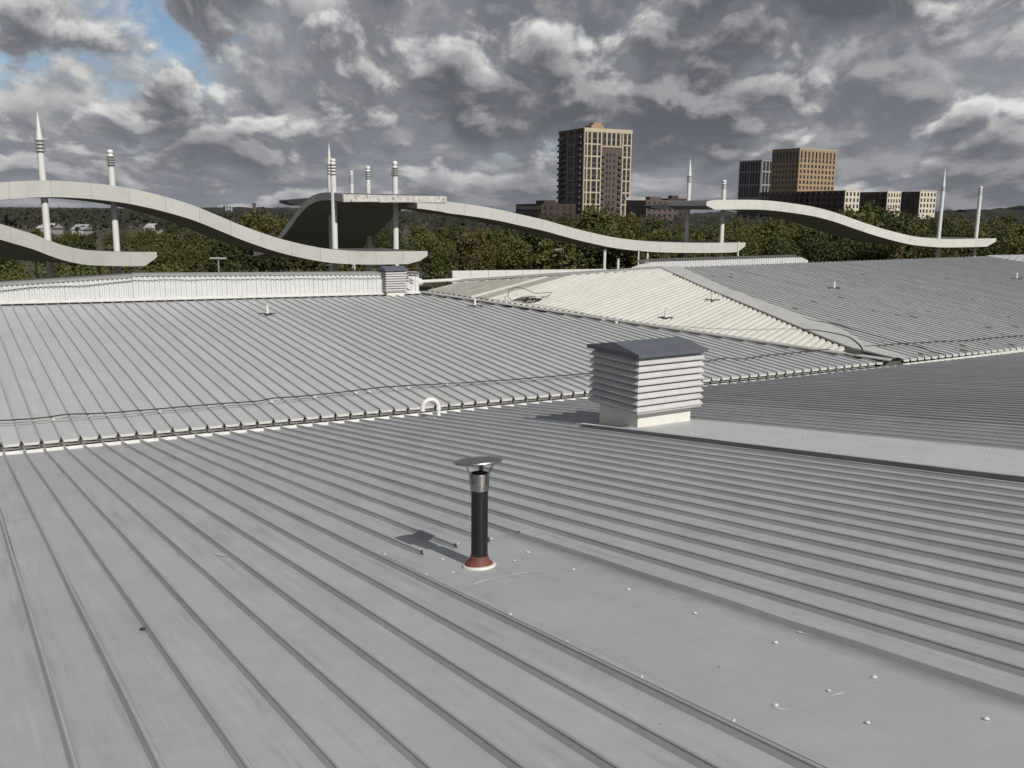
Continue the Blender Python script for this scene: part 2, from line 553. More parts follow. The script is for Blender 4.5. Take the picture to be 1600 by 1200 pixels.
def seam_panel(pl, w0, prof, s0f, s1f, mats, parent, nseg=10, lip=0.0, flange=0.0, upturn=0.0, wob=0.003, name='roof_panel', rnd=random):
    """one standing-seam sheet between two seams, cut to s0f..s1f; the pan's first lip metres (and a down-turned flange) take the second material"""
    np_ = len(prof)
    rows = []
    wj = [rnd.uniform(-wob, wob) for _ in range(nseg + 3)]
    hj = [rnd.uniform(-wob * .5, wob * .5) for _ in range(nseg + 3)]
    wc = w0 + SP * .5
    if s1f(w0 + prof[-1][0]) - s0f(w0 + prof[-1][0]) < 0.05 and s1f(w0) - s0f(w0) < 0.05:
        return None
    fr = [0.0]
    L = max(0.2, s1f(wc) - s0f(wc))
    if lip > 0 and L > lip * 2:
        fr.append(lip / L)
    fr += [j / nseg for j in range(1, nseg + 1) if j / nseg > fr[-1] + 0.01]
    verts, faces, idx = [], [], []
    if flange > 0:
        for q, (p, h) in enumerate(prof):
            s0 = s0f(w0 + p)
            k = 1.0 if h < 0.02 else 0.0
            verts.append(pl.P(s0 - 0.006 * k, w0 + p + (.012 if k and p < .1 else -.012 if k else 0), h - flange * k - (0 if k else .004)))
    base = len(verts)
    for j, f in enumerate(fr):
        for p, h in prof:
            w = w0 + p
            a, b = s0f(w), s1f(w)
            b = max(b, a + 0.001)
            up = upturn * (1 if h < .019 else .35) if (j == 0 and upturn) else 0
            verts.append(pl.P(a + (b - a) * f, w + wj[j], h + hj[j] + up))
    nr = len(fr) + (1 if flange > 0 else 0)
    for j in range(nr - 1):
        for q in range(np_ - 1):
            a = j * np_ + q
            faces.append((a, a + 1, a + np_ + 1, a + np_))
            low = prof[q][1] < 0.019 and prof[q + 1][1] < 0.019 if flange > 0 else prof[q][1] < 0.031 and prof[q + 1][1] < 0.031
            if flange > 0:
                idx.append(1 if (j == 0 and low) else 0)
            else:
                idx.append(1 if (j == 0 and low and lip > 0) else 0)
    o = mesh(name, verts, faces, mats, parent, idx, smooth=False)
    return o


# ---- near roof
roofA = thing('near_roof', 'grey standing-seam metal roof filling the foreground below the camera', 'roof', GP)
FL1 = PA.sw(PA.px(628, 868))[0]                    # where the flat sheet round the flue begins
s10 = PA.sw(PA.px(650, 860))[0]
FL2 = PA.sw(hit(nA, CAM - nA * (1.84 - .064), 920, 660))[0]
A_TOP = 12.0
for i in range(-4, 97):
    top = A_TOP
    if 9 <= i < 13:
        top = FL1 + .14
    w0 = i * SP
    seam_panel(PA, w0, SEAM_NEAR if i < 40 else SEAM_FAR, sA0, (lambda w, T=top: T), [ROOF_A, EDGE], roofA, nseg=14 if i < 45 else 6, lip=0.05, upturn=.05 if i < 72 else 0, wob=.0045)


def sheet(pl, w0, w1, s0, s1, h, ns, nw, mats, parent, name, edge=0.0, lift=0.0, seed=1, th=0.003, up=0.0):
    """a dressed flashing sheet: slightly uneven, edges turned down by edge, front edge lifting here and there"""
    r = random.Random(seed)
    g = [[r.uniform(-1, 1) for _ in range(nw + 1)] for _ in range(ns + 1)]
    verts, faces = [], []
    for a in range(ns + 1):
        for b in range(nw + 1):
            hh = h + g[a][b] * 0.0025
            if b == 0 and lift:
                hh += lift * max(0, math.sin(a * 1.9) + 0.6 * math.sin(a * 0.83 + 1))
            verts.append(pl.P(s0 + (s1 - s0) * a / ns, w0 + (w1 - w0) * b / nw, hh))
    st = nw + 1
    for a in range(ns):
        for b in range(nw):
            q = a * st + b
            faces.append((q, q + 1, q + st + 1, q + st))
    # turned edges along both long sides and the low end
    def skirt(ids, dx):
        n = len(verts)
        for q in ids:
            p = verts[q]
            verts.append(p + dx)
        for e in range(len(ids) - 1):
            faces.append((ids[e], ids[e + 1], n + e + 1, n + e))
    if edge:
        skirt([a * st for a in range(ns + 1)], pl.n * (-edge) - pl.W * 0.002)
        skirt([a * st + nw for a in range(ns + 1)], pl.n * (-edge) + pl.W * 0.002)
        skirt(list(range(st)), pl.n * (-edge) - pl.S * 0.004)
    if up:
        skirt([a * st for a in range(ns + 1)], pl.n * up - pl.W * 0.012)
        skirt([a * st + nw for a in range(ns + 1)], pl.n * up + pl.W * 0.012)
    o = mesh(name, verts, faces, mats, parent, smooth=True)
    o.data.polygons.foreach_set('use_smooth', [k < ns * nw for k in range(len(o.data.polygons))])
    return o


fl1 = sheet(PA, 9 * SP + .030, 13 * SP - .016, FL1, A_TOP, .0112, 42, 8, FLASH, roofA, 'flashing', up=.036, seed=3)
fl1['label'] = 'flat grey flashing sheet running down from the black flue toward the camera'
# raised second hem lying over the front seam
hem = MB()
prev = None
r_ = random.Random(5)
for a in range(60):
    s_ = FL1 + 0.02 + (A_TOP - FL1) * a / 59
    l = 0.004 + 0.010 * max(0, math.sin(a * 1.3) * math.sin(a * .37 + .5))
    cur = [PA.P(s_, 9 * SP + .004, .0545), PA.P(s_, 9 * SP + .034, .056 + l), PA.P(s_, 9 * SP + .050, .034 + l)]
    if prev:
        hem.quad(prev[0], prev[1], cur[1], cur[0])
        hem.quad(prev[1], prev[2], cur[2], cur[1])
    prev = cur
hem.build('flashing_hem', FLASH, roofA)
fl2 = sheet(PA, 28.82 * SP, 33.75 * SP, FL2, A_TOP, .064, 40, 8, mat('pale_flashing_grey', (0.52, 0.54, 0.55), 0.45, 0.04, 0.7, bump=0.12, bscale=4, stain=(0.45, 0.465, 0.475), stain_amt=0.4, stain_scale=1.1), roofA, 'flashing', edge=.006, seed=8)
fl2['label'] = 'raised pale grey flashing strip running from the large louvred vent to the right'
back = MB()                                         # near-black strip painted in as the shadow gap under the raised flashing
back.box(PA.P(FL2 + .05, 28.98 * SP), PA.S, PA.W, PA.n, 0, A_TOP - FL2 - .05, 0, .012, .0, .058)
back.build('shadow_gap_strip', LOUV_IN, roofA)

# rivets with their blobs of sealant
rv = MB()
rv.lathe(V((0, 0, 0)), [(.016, 0), (.0155, .003), (.009, .004), (.008, .008), (.004, .010)], 10)
rivet0 = rv.build('rivet', SEALANT)
riv = [(584, 870, .053), (650, 901, .053), (787, 962, .058), (881, 1003, .058), (993, 1060, .058), (1136, 1129, .058), (657, 858, .016), (692, 874, .016), (708, 894, .012),
       (716, 850, .016), (768, 842, .016), (804, 876, .016), (825, 863, .016), (896, 890, .016), (982, 921, .016), (1086, 958, .016), (1212, 1004, .016), (1366, 1058, .012),
       (1295, 1079, .016), (1212, 1102, .016), (1356, 1129, .016), (1541, 1123, .016), (1080, 676, .066), (1081, 678, .066), (1133, 672, .066), (1184, 666, .066), (1230, 683, .066), (1257, 679, .066),
       (1290, 675, .066), (1347, 694, .066), (1401, 687, .066), (1433, 719, .066), (1490, 710, .066), (1545, 701, .066), (1597, 738, .066), (1290, 703, .066), (1177, 690, .066), (1207, 686, .066), (1100, 659, .066)]
first = True
for u, v, h in riv:
    p = hit(nA, CAM - nA * (1.84 - h), u, v)
    par_ = fl2 if v < 760 else fl1
    if h in (.053, .058):
        p = PA.P(PA.sw(p)[0], 9 * SP + .020, .0555)
    if first:
        o = rivet0
        o.parent = par_
        o.location = p - ORG[par_.name]
        first = False
    else:
        o = place_copy(rivet0, p, par_)
    o.rotation_euler = nA.to_track_quat('Z', 'Y').to_euler()
    s_ = random.uniform(.55, 1.0)
    o.scale = (s_, s_, s_)


def smear(pts, wid, h, m, parent, name, pl=PA):
    mb = MB()
    P = [hit(pl.n, pl.p + pl.n * h, u, v) for u, v in pts]
    for a in range(len(P) - 1):
        d = (P[a + 1] - P[a]).normalized()
        x = pl.n.cross(d)
        w0 = wid * (0.25 if a == 0 else random.uniform(.6, 1.2))
        w1 = wid * (0.2 if a == len(P) - 2 else random.uniform(.6, 1.2))
        mb.quad(P[a] - x * w0, P[a + 1] - x * w1, P[a + 1] + x * w1, P[a] + x * w0)
    return mb.build(name, m, parent)


smear([(728, 917), (745, 911), (764, 905), (790, 901), (812, 896), (828, 894), (850, 893)], .010, .016, SEALANT, roofA, 'sealant_smear')
for a in ([(1205, 1104), (1220, 1108), (1232, 1109)], [(1298, 1088), (1308, 1085), (1320, 1081)], [(1366, 1065), (1378, 1063)], [(1536, 1130), (1556, 1126)],
          [(998, 1062), (1012, 1062)], [(1138, 1131), (1158, 1128)], [(884, 1002), (892, 1001)], [(335, 864), (345, 867), (356, 868)]):
    smear(a, .008, .016, SEALANT, roofA, 'sealant_smear')

# small droppings and grit, too many and too small to pick apart
gr = MB()
rr = random.Random(11)
for q in range(230):
    i = rr.randint(-1, 36)
    w = i * SP + rr.uniform(.04, .265)
    if 9 <= i < 13 or 29 <= i < 33:
        hh = .0165 if i < 20 else .070
    else:
        hh = .0035
    s_ = sA0(w) + rr.uniform(.3, 17)
    if s_ > 5 or (9 <= i < 13 and s_ < FL1 + .2) or (28 <= i < 35 and s_ < FL2 + .2) or i in (28, 33):
        continue
    rad = rr.choice((.003, .004, .006, .010)) * rr.uniform(.7, 1.2)
    c = PA.P(s_, w, hh)
    n = len(gr.v)
    for a in range(7):
        an = a * 2 * math.pi / 7
        rd = rad * rr.uniform(.5, 1.2)
        gr.v.append(c + PA.W * math.cos(an) * rd + PA.S * math.sin(an) * rd * 1.4)
    gr.f.append(tuple(range(n, n + 7)))
    gr.i.append(0)
o = gr.build('bird_droppings', CHIP, roofA)
o['kind'] = 'stuff'

# ---- valley gutter
gut = thing('valley_gutter', 'dark open box gutter between the near roof and the pale roof behind it', 'gutter', GP)
for a, b, nm in ((-22, -8, 'gutter_section'), (-8, 2, 'gutter_section'), (2, 11, 'gutter_section'), (11, 30, 'gutter_section')):
    g = MB()
    prev = None
    n = int((b - a) * 2)
    for j in range(n + 1):
        t = a + (b - a - 0.01) * j / n
        c = GP + GD * t
        sec = [c + HP * (off_a(t) - .04) + Z * (-.012), c + HP * (off_a(t) + .02) + Z * (-.24), c + HP * (off_b(t) + .36) + Z * (-.24), c + HP * (off_b(t) + .375) + Z * (.066)]
        if prev:
            for q in range(3):
                g.quad(prev[q], prev[q + 1], sec[q + 1], sec[q])
        prev = sec
    g.build(nm, GUTTER, gut)

# ---- pale roof beyond the gutter
roofB = thing('pale_grey_roof', 'light grey standing-seam roof rising beyond the gutter to the white wall', 'roof', E0)
for i in range(-8, 76):
    w0 = (i + 0.32) * SP
    seam_panel(PB, w0, SEAM_FAR, sB0, (lambda w: min(ridge_f(w), vall_f(w)) - .02), [ROOF_B, EDGE], roofB, nseg=9, flange=.045, wob=.004)
# end plates seen under the sheet ends, in the mouth of the gutter
for i in range(-6, 74):
    w0 = (i + 0.32) * SP
    if sB0(w0 + .15) > vall_f(w0 + .15) - .2:
        continue
    k = MB()
    s_ = sB0(w0 + .15)
    k.box(PB.P(s_ + .03, w0 + .02), PB.S, PB.W, PB.n, 0, .008, 0, .26, -.11, -.008)
    if i == -6:
        plate0 = k.build('end_plate', TAPE, roofB)
        pl0 = PB.P(s_, w0)
    else:
        q = plate0.copy()
        col.objects.link(q)
        q.location = PB.P(s_, w0) - pl0

# ---- right-hand weathered roof
roofD = thing('weathered_grey_roof', 'dark weathered grey ribbed roof with moss at the upper right', 'roof', PD.px(1500, 555))
HIP_R = [PD.px(u, v) for u, v in ((1060, 418), (1100, 436), (1140, 454), (1180, 469), (1220, 484), (1252, 495), (1285, 506), (1315, 517.5), (1340, 532.5), (1375, 548), (1418, 563))]


HIP_SW = sorted([PD.sw(p) for p in HIP_R], key=lambda q: q[1])


def hipR_f(w):
    pts = HIP_SW
    if w <= pts[0][1]:
        return -99
    for (sa, wa), (sb, wb) in zip(pts[:-1], pts[1:]):
        if w <= wb:
            return sa + (sb - sa) * (w - wa) / (wb - wa)
    return 99


back_f = PD.line(PD.px(1060, 418.5), PD.px(1540, 401.5))
D_lo = HIP_SW[0][1]
D_hi = PD.sw(PD.px(1540, 401.5))[1]
for i in range(int(D_lo / SP) - 2, int(D_hi / SP)):
    w0 = (i + 0.85) * SP
    f1 = lambda w: min(hipR_f(w), back_f(w))
    seam_panel(PD, w0, SEAM_FAR, sD0, f1, [ROOF_D, EDGE], roofD, nseg=6, flange=.045, wob=.004)
hipf = MB()
HIP_L = [PD.px(u, v) for u, v in ((1030, 420), (1062, 434), (1095, 449), (1128, 463), (1161, 477), (1194, 491), (1227, 505), (1260, 519), (1293, 533), (1330, 547), (1398, 563))]
for a in range(len(HIP_R) - 1):
    up = nD * .085
    hipf.quad(HIP_L[a] + up, HIP_L[a + 1] + up, HIP_R[a + 1] + nD * .075, HIP_R[a] + nD * .075)
    hipf.quad(HIP_L[a] + up, HIP_L[a] + up - Z * .04, HIP_L[a + 1] + up - Z * .04, HIP_L[a + 1] + up)
hipf.build('hip_flashing', FLASH_D, roofD)
# white trim under the right-hand eave
tr = MB()
prev = None
for j in range(40):
    t = 8.55 + j * .45
    c = GP + GD * t + HP * (off_a(t) + .02)
    cur = [c + Z * (-.03), c + Z * .075, c + HP * .05 + Z * .075]
    if prev:
        tr.quad(prev[0], cur[0], cur[1], prev[1])
        tr.quad(prev[1], cur[1], cur[2], prev[2])
    prev = cur
tr.build('eaves_trim', EDGE, roofD)
# moss cushions and flakes of paint on it
for nm, mt, cnt, sd in (('moss_cushions', MOSS, 110, 4), ('paint_flakes', CHIP, 210, 9)):
    mb = MB()
    rr = random.Random(sd)
    k = 0
    while k < cnt:
        u, v = rr.uniform(1080, 1640), rr.uniform(408, 556)
        p = PD.px(u, v)
        s_, w = PD.sw(p)
        if s_ > min(hipR_f(w), back_f(w)) - .4 or s_ < sD0(w) + .1:
            continue
        if nm == 'paint_flakes' and rr.random() < (0.6 if v < 480 else 0.1):
            continue
        w = (math.floor(w / SP - .85) + .85) * SP + rr.uniform(.05, .25)
        L, B, H = (rr.uniform(.05, .22), rr.uniform(.03, .08), rr.uniform(.015, .045)) if nm == 'moss_cushions' else (rr.uniform(.04, .22), rr.uniform(.02, .06), .004)
        n = len(mb.v)
        c = PD.P(s_, w, .002)
        for ring, (f, hh) in enumerate(((1, 0), (.7, .7), (.01, 1))):
            for a in range(7):
                an = a * 2 * math.pi / 7
                q = rr.uniform(.75, 1.15)
                mb.v.append(c + PD.S * math.cos(an) * L * f * q + PD.W * math.sin(an) * B * f * q + PD.n * (hh * H))
        for r0 in (0, 7):
            for a in range(7):
                mb.f.append((n + r0 + a, n + r0 + (a + 1) % 7, n + r0 + 7 + (a + 1) % 7, n + r0 + 7 + a))
                mb.i.append(0)
        k += 1
    o = mb.build(nm, mt, roofD, smooth=True)
    o['kind'] = 'stuff'

# ---- cream roof wedge between them
roofC = thing('cream_roof', 'cream ribbed roof wedge between the pale roof and the weathered grey roof', 'roof', PC_.px(1030, 470))
low_f = PC_.line(PC_.px(664, 455), PC_.px(1324, 553))
hip_f = PC_.line(PC_.px(1032, 422), PC_.px(1330, 548.5))
rid_f = PC_.line(PC_.px(664, 446), PC_.px(1032, 422))
CS = .235
PROF_C = [(0, 0), (.028, 0), (.055, .042), (.075, .048), (.160, .048), (.180, .042), (.207, 0), (.236, 0)]
wl, wr = PC_.sw(PC_.px(664, 455))[1], PC_.sw(PC_.px(1330, 550))[1]
w_corner = PC_.sw(PC_.px(1032, 422))[1]
n_c = int((wr - wl) / CS)
for i in range(n_c):
    w0 = wl + i * CS
    f1 = (lambda w: (hip_f(w) if w > w_corner else rid_f(w)))
    mats = [ROOF_C2 if i < n_c * .12 or i in (int(n_c * .12) + 2, int(n_c * .12) + 3) else ROOF_C, EDGE]
    seam_panel(PC_, w0, PROF_C, low_f, f1, mats, roofC, nseg=4, wob=.004)
vf = MB()                                            # valley flashing along its foot, and ridge flashing along its head
va, vb_ = PB.px(655, 459), PB.px(1392, 567.5)
n_ = 24
for j in range(n_):
    a, b = va.lerp(vb_, j / n_), va.lerp(vb_, (j + .995) / n_)
    up = nB * .085
    x = V((.46, .83, .03)) * .38
    vf.quad(a + up, b + up, b + up + x - Z * .02, a + up + x - Z * .02)
    vf.quad(a + up - Z * .03, b + up - Z * .03, b + up, a + up)
vf.build('valley_flashing', FLASH_D, roofC)
rf = MB()
ra, rb = PC_.px(655, 446), PC_.px(1036, 421)
for j in range(20):
    a, b = ra.lerp(rb, j / 20), ra.lerp(rb, (j + .99) / 20)
    up = nC * .075
    x = V((.1, 1, 0)) * .35
    rf.quad(a + up, b + up, b + up + x + Z * .05, a + up + x + Z * .05)
    rf.quad(a + up - Z * .02, b + up - Z * .02, b + up, a + up)
rf.build('ridge_flashing', TAPE, roofC)

# ---- sliver of another roof at the far right
roofE = thing('far_roof_slope', 'pale grey roof slope showing beyond the weathered roof at the right edge', 'roof', PD.px(1540, 401.5))
ea, ec = PD.px(1541, 401.8) + nD * .07, PD.px(1760, 438) + nD * .07
ta_, tc_ = at(1546, 398.8, ea.y + 2.5), at(1760, 395, ec.y + 9)
for j in range(18):
    f0, f1_ = j / 18, (j + .97) / 18
    a, b, c, d = ea.lerp(ec, f0), ea.lerp(ec, f1_), ta_.lerp(tc_, f1_), ta_.lerp(tc_, f0)
    k = MB()
    k.quad(a, b, c, d)
    k.quad(b, b + Z * .05, c + Z * .05, c)
    k.build('roof_panel', ROOF_D, roofE)
# ------------------------------------------------------------------ white profiled cladding along the ridge


def cladding(parent, a, b, ztop, zbot, pitch=.155, dep=.035, sheet_w=1.0, material=WHITE, lean=0.0):
    """profiled sheets on the upright plane a-b, each sheet its own piece; ztop and zbot are functions of the distance along"""
    d = V((b.x - a.x, b.y - a.y, 0))
    L = d.length
    d.normalize()
    nrm = V((d.y, -d.x, 0))
    k = max(1, round(L / sheet_w))
    wv = L / k
    for j in range(k):
        verts, faces = [], []
        nn = max(2, round(wv / pitch))
        xs = []
        for q in range(nn):
            x0 = j * wv + q * wv / nn
            pw = wv / nn
            xs += [(x0, 0), (x0 + pw * .18, dep), (x0 + pw * .55, dep), (x0 + pw * .73, 0)]
        xs.append(((j + 1) * wv - .004, 0))
        for x, o_ in xs:
            p = V((a.x, a.y, 0)) + d * x
            verts.append(p + nrm * (o_ + .03) + Z * zbot(x))
            verts.append(p + nrm * (o_ + .03) - nrm * lean + Z * ztop(x))
        for q in range(len(xs) - 1):
            faces.append((2 * q, 2 * q + 2, 2 * q + 3, 2 * q + 1))
        mesh('cladding_sheet', verts, faces, material, parent)
    return d, nrm, L


ra0 = RIDGE0 - ridge_dir * 6
wallL = thing('white_upstand_wall', 'long low white profiled metal upstand at the head of the pale roof', 'wall', RIDGE0)
pb = PB.px(206, 471)
pt0, pt1 = on_vertical(0, 446, RIDGE0, RIDGE1), on_vertical(206, 433, RIDGE0, RIDGE1)
pt2, pt3 = on_vertical(212, 431, RIDGE0, RIDGE1), on_vertical(654, 428, RIDGE0, RIDGE1)
plan = lambda p, q: math.hypot(p.x - q.x, p.y - q.y)
L1 = plan(ra0, pt1)
L0 = plan(ra0, pt0)
zb = lambda base: (lambda x: base.z + (RIDGE1.z - RIDGE0.z) / plan(RIDGE0, RIDGE1) * x + .02)
zt1 = lambda x: pt0.z + (pt1.z - pt0.z) * (x - L0) / (L1 - L0)
d_, n_w, _ = cladding(wallL, ra0, pt1, zt1, zb(ra0), .135)
L2 = plan(pt1, pt3)
zt2 = lambda x: pt2.z + (pt3.z - pt2.z) * x / L2
e1 = RIDGE0.lerp(RIDGE1, plan(RIDGE0, pt1) / plan(RIDGE0, RIDGE1))
cladding(wallL, pt1, pt3, zt2, zb(e1), .16)
cp = MB()
for (a, b, zt) in ((ra0, pt1, zt1), (pt1, pt3, zt2)):
    L = plan(a, b)
    dd = V((b.x - a.x, b.y - a.y, 0)).normalized()
    A_ = V((a.x, a.y, zt(0)))
    B_ = V((b.x, b.y, zt(L)))
    for (o0, o1, h0, h1) in ((.085, -.30, -.004, .05),):
        cp.hexa([A_ + n_w * o0 + Z * h0, B_ + n_w * o0 + Z * h0, B_ + n_w * o1 + Z * h0, A_ + n_w * o1 + Z * h0],
                [A_ + n_w * o0 + Z * h1, B_ + n_w * o0 + Z * h1, B_ + n_w * o1 + Z * (h1 + .03), A_ + n_w * o1 + Z * (h1 + .03)])
cp.build('coping', TAPE, wallL)
bf = MB()                                             # apron flashing over the seam heads: dark gaps stay under it
A_, B_ = ra0 + nB * .078, RIDGE1 + nB * .078
bf.quad(A_ + n_w * .20 - Z * .012, B_ + n_w * .20 - Z * .012, B_ + n_w * .03 + Z * .05, A_ + n_w * .03 + Z * .05)
bf.quad(A_ + n_w * .20 - Z * .03, B_ + n_w * .20 - Z * .03, B_ + n_w * .20 - Z * .012, A_ + n_w * .20 - Z * .012)
bf.build('apron_flashing', EDGE, wallL)
bw = MB()                                             # body behind the cladding down to the building
bw.hexa([V((ra0.x, ra0.y, 3)) - n_w * .02, V((RIDGE1.x, RIDGE1.y, 3)) - n_w * .02, V((RIDGE1.x, RIDGE1.y, 3)) - n_w * .9, V((ra0.x, ra0.y, 3)) - n_w * .9],
        [V((ra0.x, ra0.y, zt1(0) - .01)) - n_w * .02, V((RIDGE1.x, RIDGE1.y, pt3.z - .02)) - n_w * .02, V((RIDGE1.x, RIDGE1.y, pt3.z - .02)) - n_w * .9, V((ra0.x, ra0.y, zt1(0) - .01)) - n_w * .9])
bw.build('wall_body', WHITE, wallL)
cw = MB()
cw.tube([V((p.x, p.y, 0)) + n_w * .09 + Z * (zt1(plan(ra0, p)) - .14 - .03 * math.sin(j * 1.7)) for j, p in enumerate([ra0.lerp(pt1, q / 14) for q in range(15)])], .011, 5)
cw.tube([V((p.x, p.y, 0)) + n_w * .09 + Z * (zt2(plan(pt1, p)) - .13 - .015 * math.sin(j * 1.9)) for j, p in enumerate([pt1.lerp(pt3, q / 22) for q in range(20)])], .008, 5)
cw.build('wall_cable', CABLE, wallL)
# dark lean-to roof behind its left stretch
lean = thing('dark_lean_to_roof', 'dark grey roof edge above the left stretch of the white upstand', 'roof', pt1)
k = MB()
q0, q1 = on_vertical(-160, 455, RIDGE0, RIDGE1), on_vertical(206, 431.5, RIDGE0, RIDGE1)
up0 = at(-160, 449, 36.5)
up1 = at(203, 426, 36.5)
k.hexa([q0 - Z * .06, q1 - Z * .06, up1 - Z * .1, up0 - Z * .1], [q0, q1, up1, up0])
k.build('roof_sheet', mat('dark_felt', (0.075, 0.072, 0.066), 0.85, 0.2, 2.0), lean)

# ---- right-hand white upstand behind the cream and weathered roofs
wallR = thing('short_white_upstand', 'short white profiled upstand with sloping ends behind the weathered roof', 'wall', at(1130, 412, 46))
ya, yb = at(985, 419, 42.5), at(1262, 408, 48.5)
Lr = plan(ya, yb)
zz0 = lambda x: ya.z + (yb.z - ya.z) * x / Lr
ta, tb = on_vertical(1012, 408.5, ya, yb), on_vertical(1249, 401, ya, yb)


def ztr(x):
    xa, xb = plan(ya, ta), plan(ya, tb)
    if x < xa:
        return zz0(0) + .02 + (ta.z - zz0(0)) * x / xa
    if x > xb:
        return tb.z + (zz0(Lr) - tb.z + .03) * (x - xb) / (Lr - xb)
    return ta.z + (tb.z - ta.z) * (x - xa) / (xb - xa)


d2, n2, _ = cladding(wallR, ya, yb, ztr, lambda x: zz0(x) - .35, .17)
k = MB()
N = 20
for j in range(N):
    x0, x1 = Lr * j / N, Lr * (j + 1) / N
    if x1 < plan(ya, ta) or x0 > plan(ya, tb):
        continue
    a = V((ya.x, ya.y, 0)) + d2 * x0 + Z * ztr(x0)
    b = V((ya.x, ya.y, 0)) + d2 * x1 + Z * ztr(x1)
    k.quad(a + n2 * .09 + Z * .01, b + n2 * .09 + Z * .01, b - n2 * .45 + Z * .09, a - n2 * .45 + Z * .09)
k.build('coping', GUTTER, wallR)

# ---- low white parapet of flat panels
par = thing('white_panel_parapet', 'low white parapet of flat panels with dark joints behind the cream roof', 'wall', at(800, 430, 44))
us = [707, 735.5, 763.5, 790.5, 817, 844, 870, 896.5, 922, 948]
pa, pb2 = at(707, 437, 40.5), at(1000, 431, 50.5)
for a, b in zip(us[:-1], us[1:]):
    vt = lambda u: 423.2 - (u - 707) * .012
    p0, p1 = on_vertical(a + .35, vt(a), pa, pb2), on_vertical(b - .35, vt(b), pa, pb2)
    nn = V((p1.y - p0.y, -(p1.x - p0.x), 0)).normalized()
    k = MB()
    k.hexa([V((p0.x, p0.y, 5.5)), V((p1.x, p1.y, 5.5)), V((p1.x, p1.y, 5.5)) - nn * .1, V((p0.x, p0.y, 5.5)) - nn * .1], [p0, p1, p1 - nn * .1, p0 - nn * .1])
    k.build('parapet_panel', WHITEP, par)
p0, p1 = on_vertical(707, 424, pa, pb2), on_vertical(948, 421.4, pa, pb2)
nn = V((p1.y - p0.y, -(p1.x - p0.x), 0)).normalized()
k = MB()
k.hexa([V((p0.x, p0.y, 5.4)) - nn * .04, V((p1.x, p1.y, 5.4)) - nn * .04, V((p1.x, p1.y, 5.4)) - nn * .3, V((p0.x, p0.y, 5.4)) - nn * .3],
       [p0 - nn * .04 - Z * .02, p1 - nn * .04 - Z * .02, p1 - nn * .3 - Z * .02, p0 - nn * .3 - Z * .02])
k.build('backing', GUTTER, par)

# ------------------------------------------------------------------ things on the roofs
# flue with cowl
fb = hit(nA, CAM - nA * (1.84 - .012), 749, 884)
flue = thing('flue_pipe', 'black flue pipe with a stainless cowl and terracotta collar on the near roof', 'flue', fb)
k = MB()
k.lathe(fb, [(.128, -.02), (.128, .004), (.120, .016), (.10, .014)], 28, axis=nA)
k.build('sealant_ring', SEALANT, flue, smooth=True)
k = MB()
k.lathe(fb, [(.112, .005), (.108, .018), (.090, .035), (.074, .055), (.069, .078), (.0655, .088)], 28)
k.build('rubber_collar', RUBBER, flue, smooth=True)
k = MB()
k.lathe(fb, [(.0625, .05), (.0625, .615)], 28)
auto_smooth(k.build('pipe', BLACKP, flue))
k = MB()
k.lathe(fb, [(.070, .595), (.071, .600), (.071, .715), (.068, .722), (.060, .722), (.058, .65)], 28)
auto_smooth(k.build('steel_collar', STEEL, flue))
k = MB()
k.lathe(fb + Z * .715, [(.057, 0), (.057, .008)], 20)
k.build('flue_mouth', LOUV_IN, flue)
# cowl: a shallow dished cap, a little askew, carried on three bent straps
cap = MB()
ax = V((-.075, .12, 1)).normalized()
cc = fb + Z * .815 + X * (-.012)
cap.lathe(cc, [(.175, -.012), (.181, -.004), (.178, .004), (.13, .013), (.07, .019), (.012, .022)], 30, axis=ax)
cap_o = auto_smooth(cap.build('cowl_cap', STEELD, flue), 50)
for a in (205, 325, 85):
    d = V((math.cos(R(a)), math.sin(R(a)), 0))
    t = V((-d.y, d.x, 0))
    st = MB()
    pts = [(.073, .64), (.073, .715), (.105, .785), (.125, .812)]
    w_ = .016
    for (r0, z0), (r1, z1) in zip(pts[:-1], pts[1:]):
        p, q = fb + d * r0 + Z * z0, fb + d * r1 + Z * z1
        o_ = d * .003
        st.hexa([p - t * w_, p + t * w_, p + t * w_ + o_, p - t * w_ + o_], [q - t * w_, q + t * w_, q + t * w_ + o_, q - t * w_ + o_])
    st.build('cowl_strap', STEELD, cap_o)


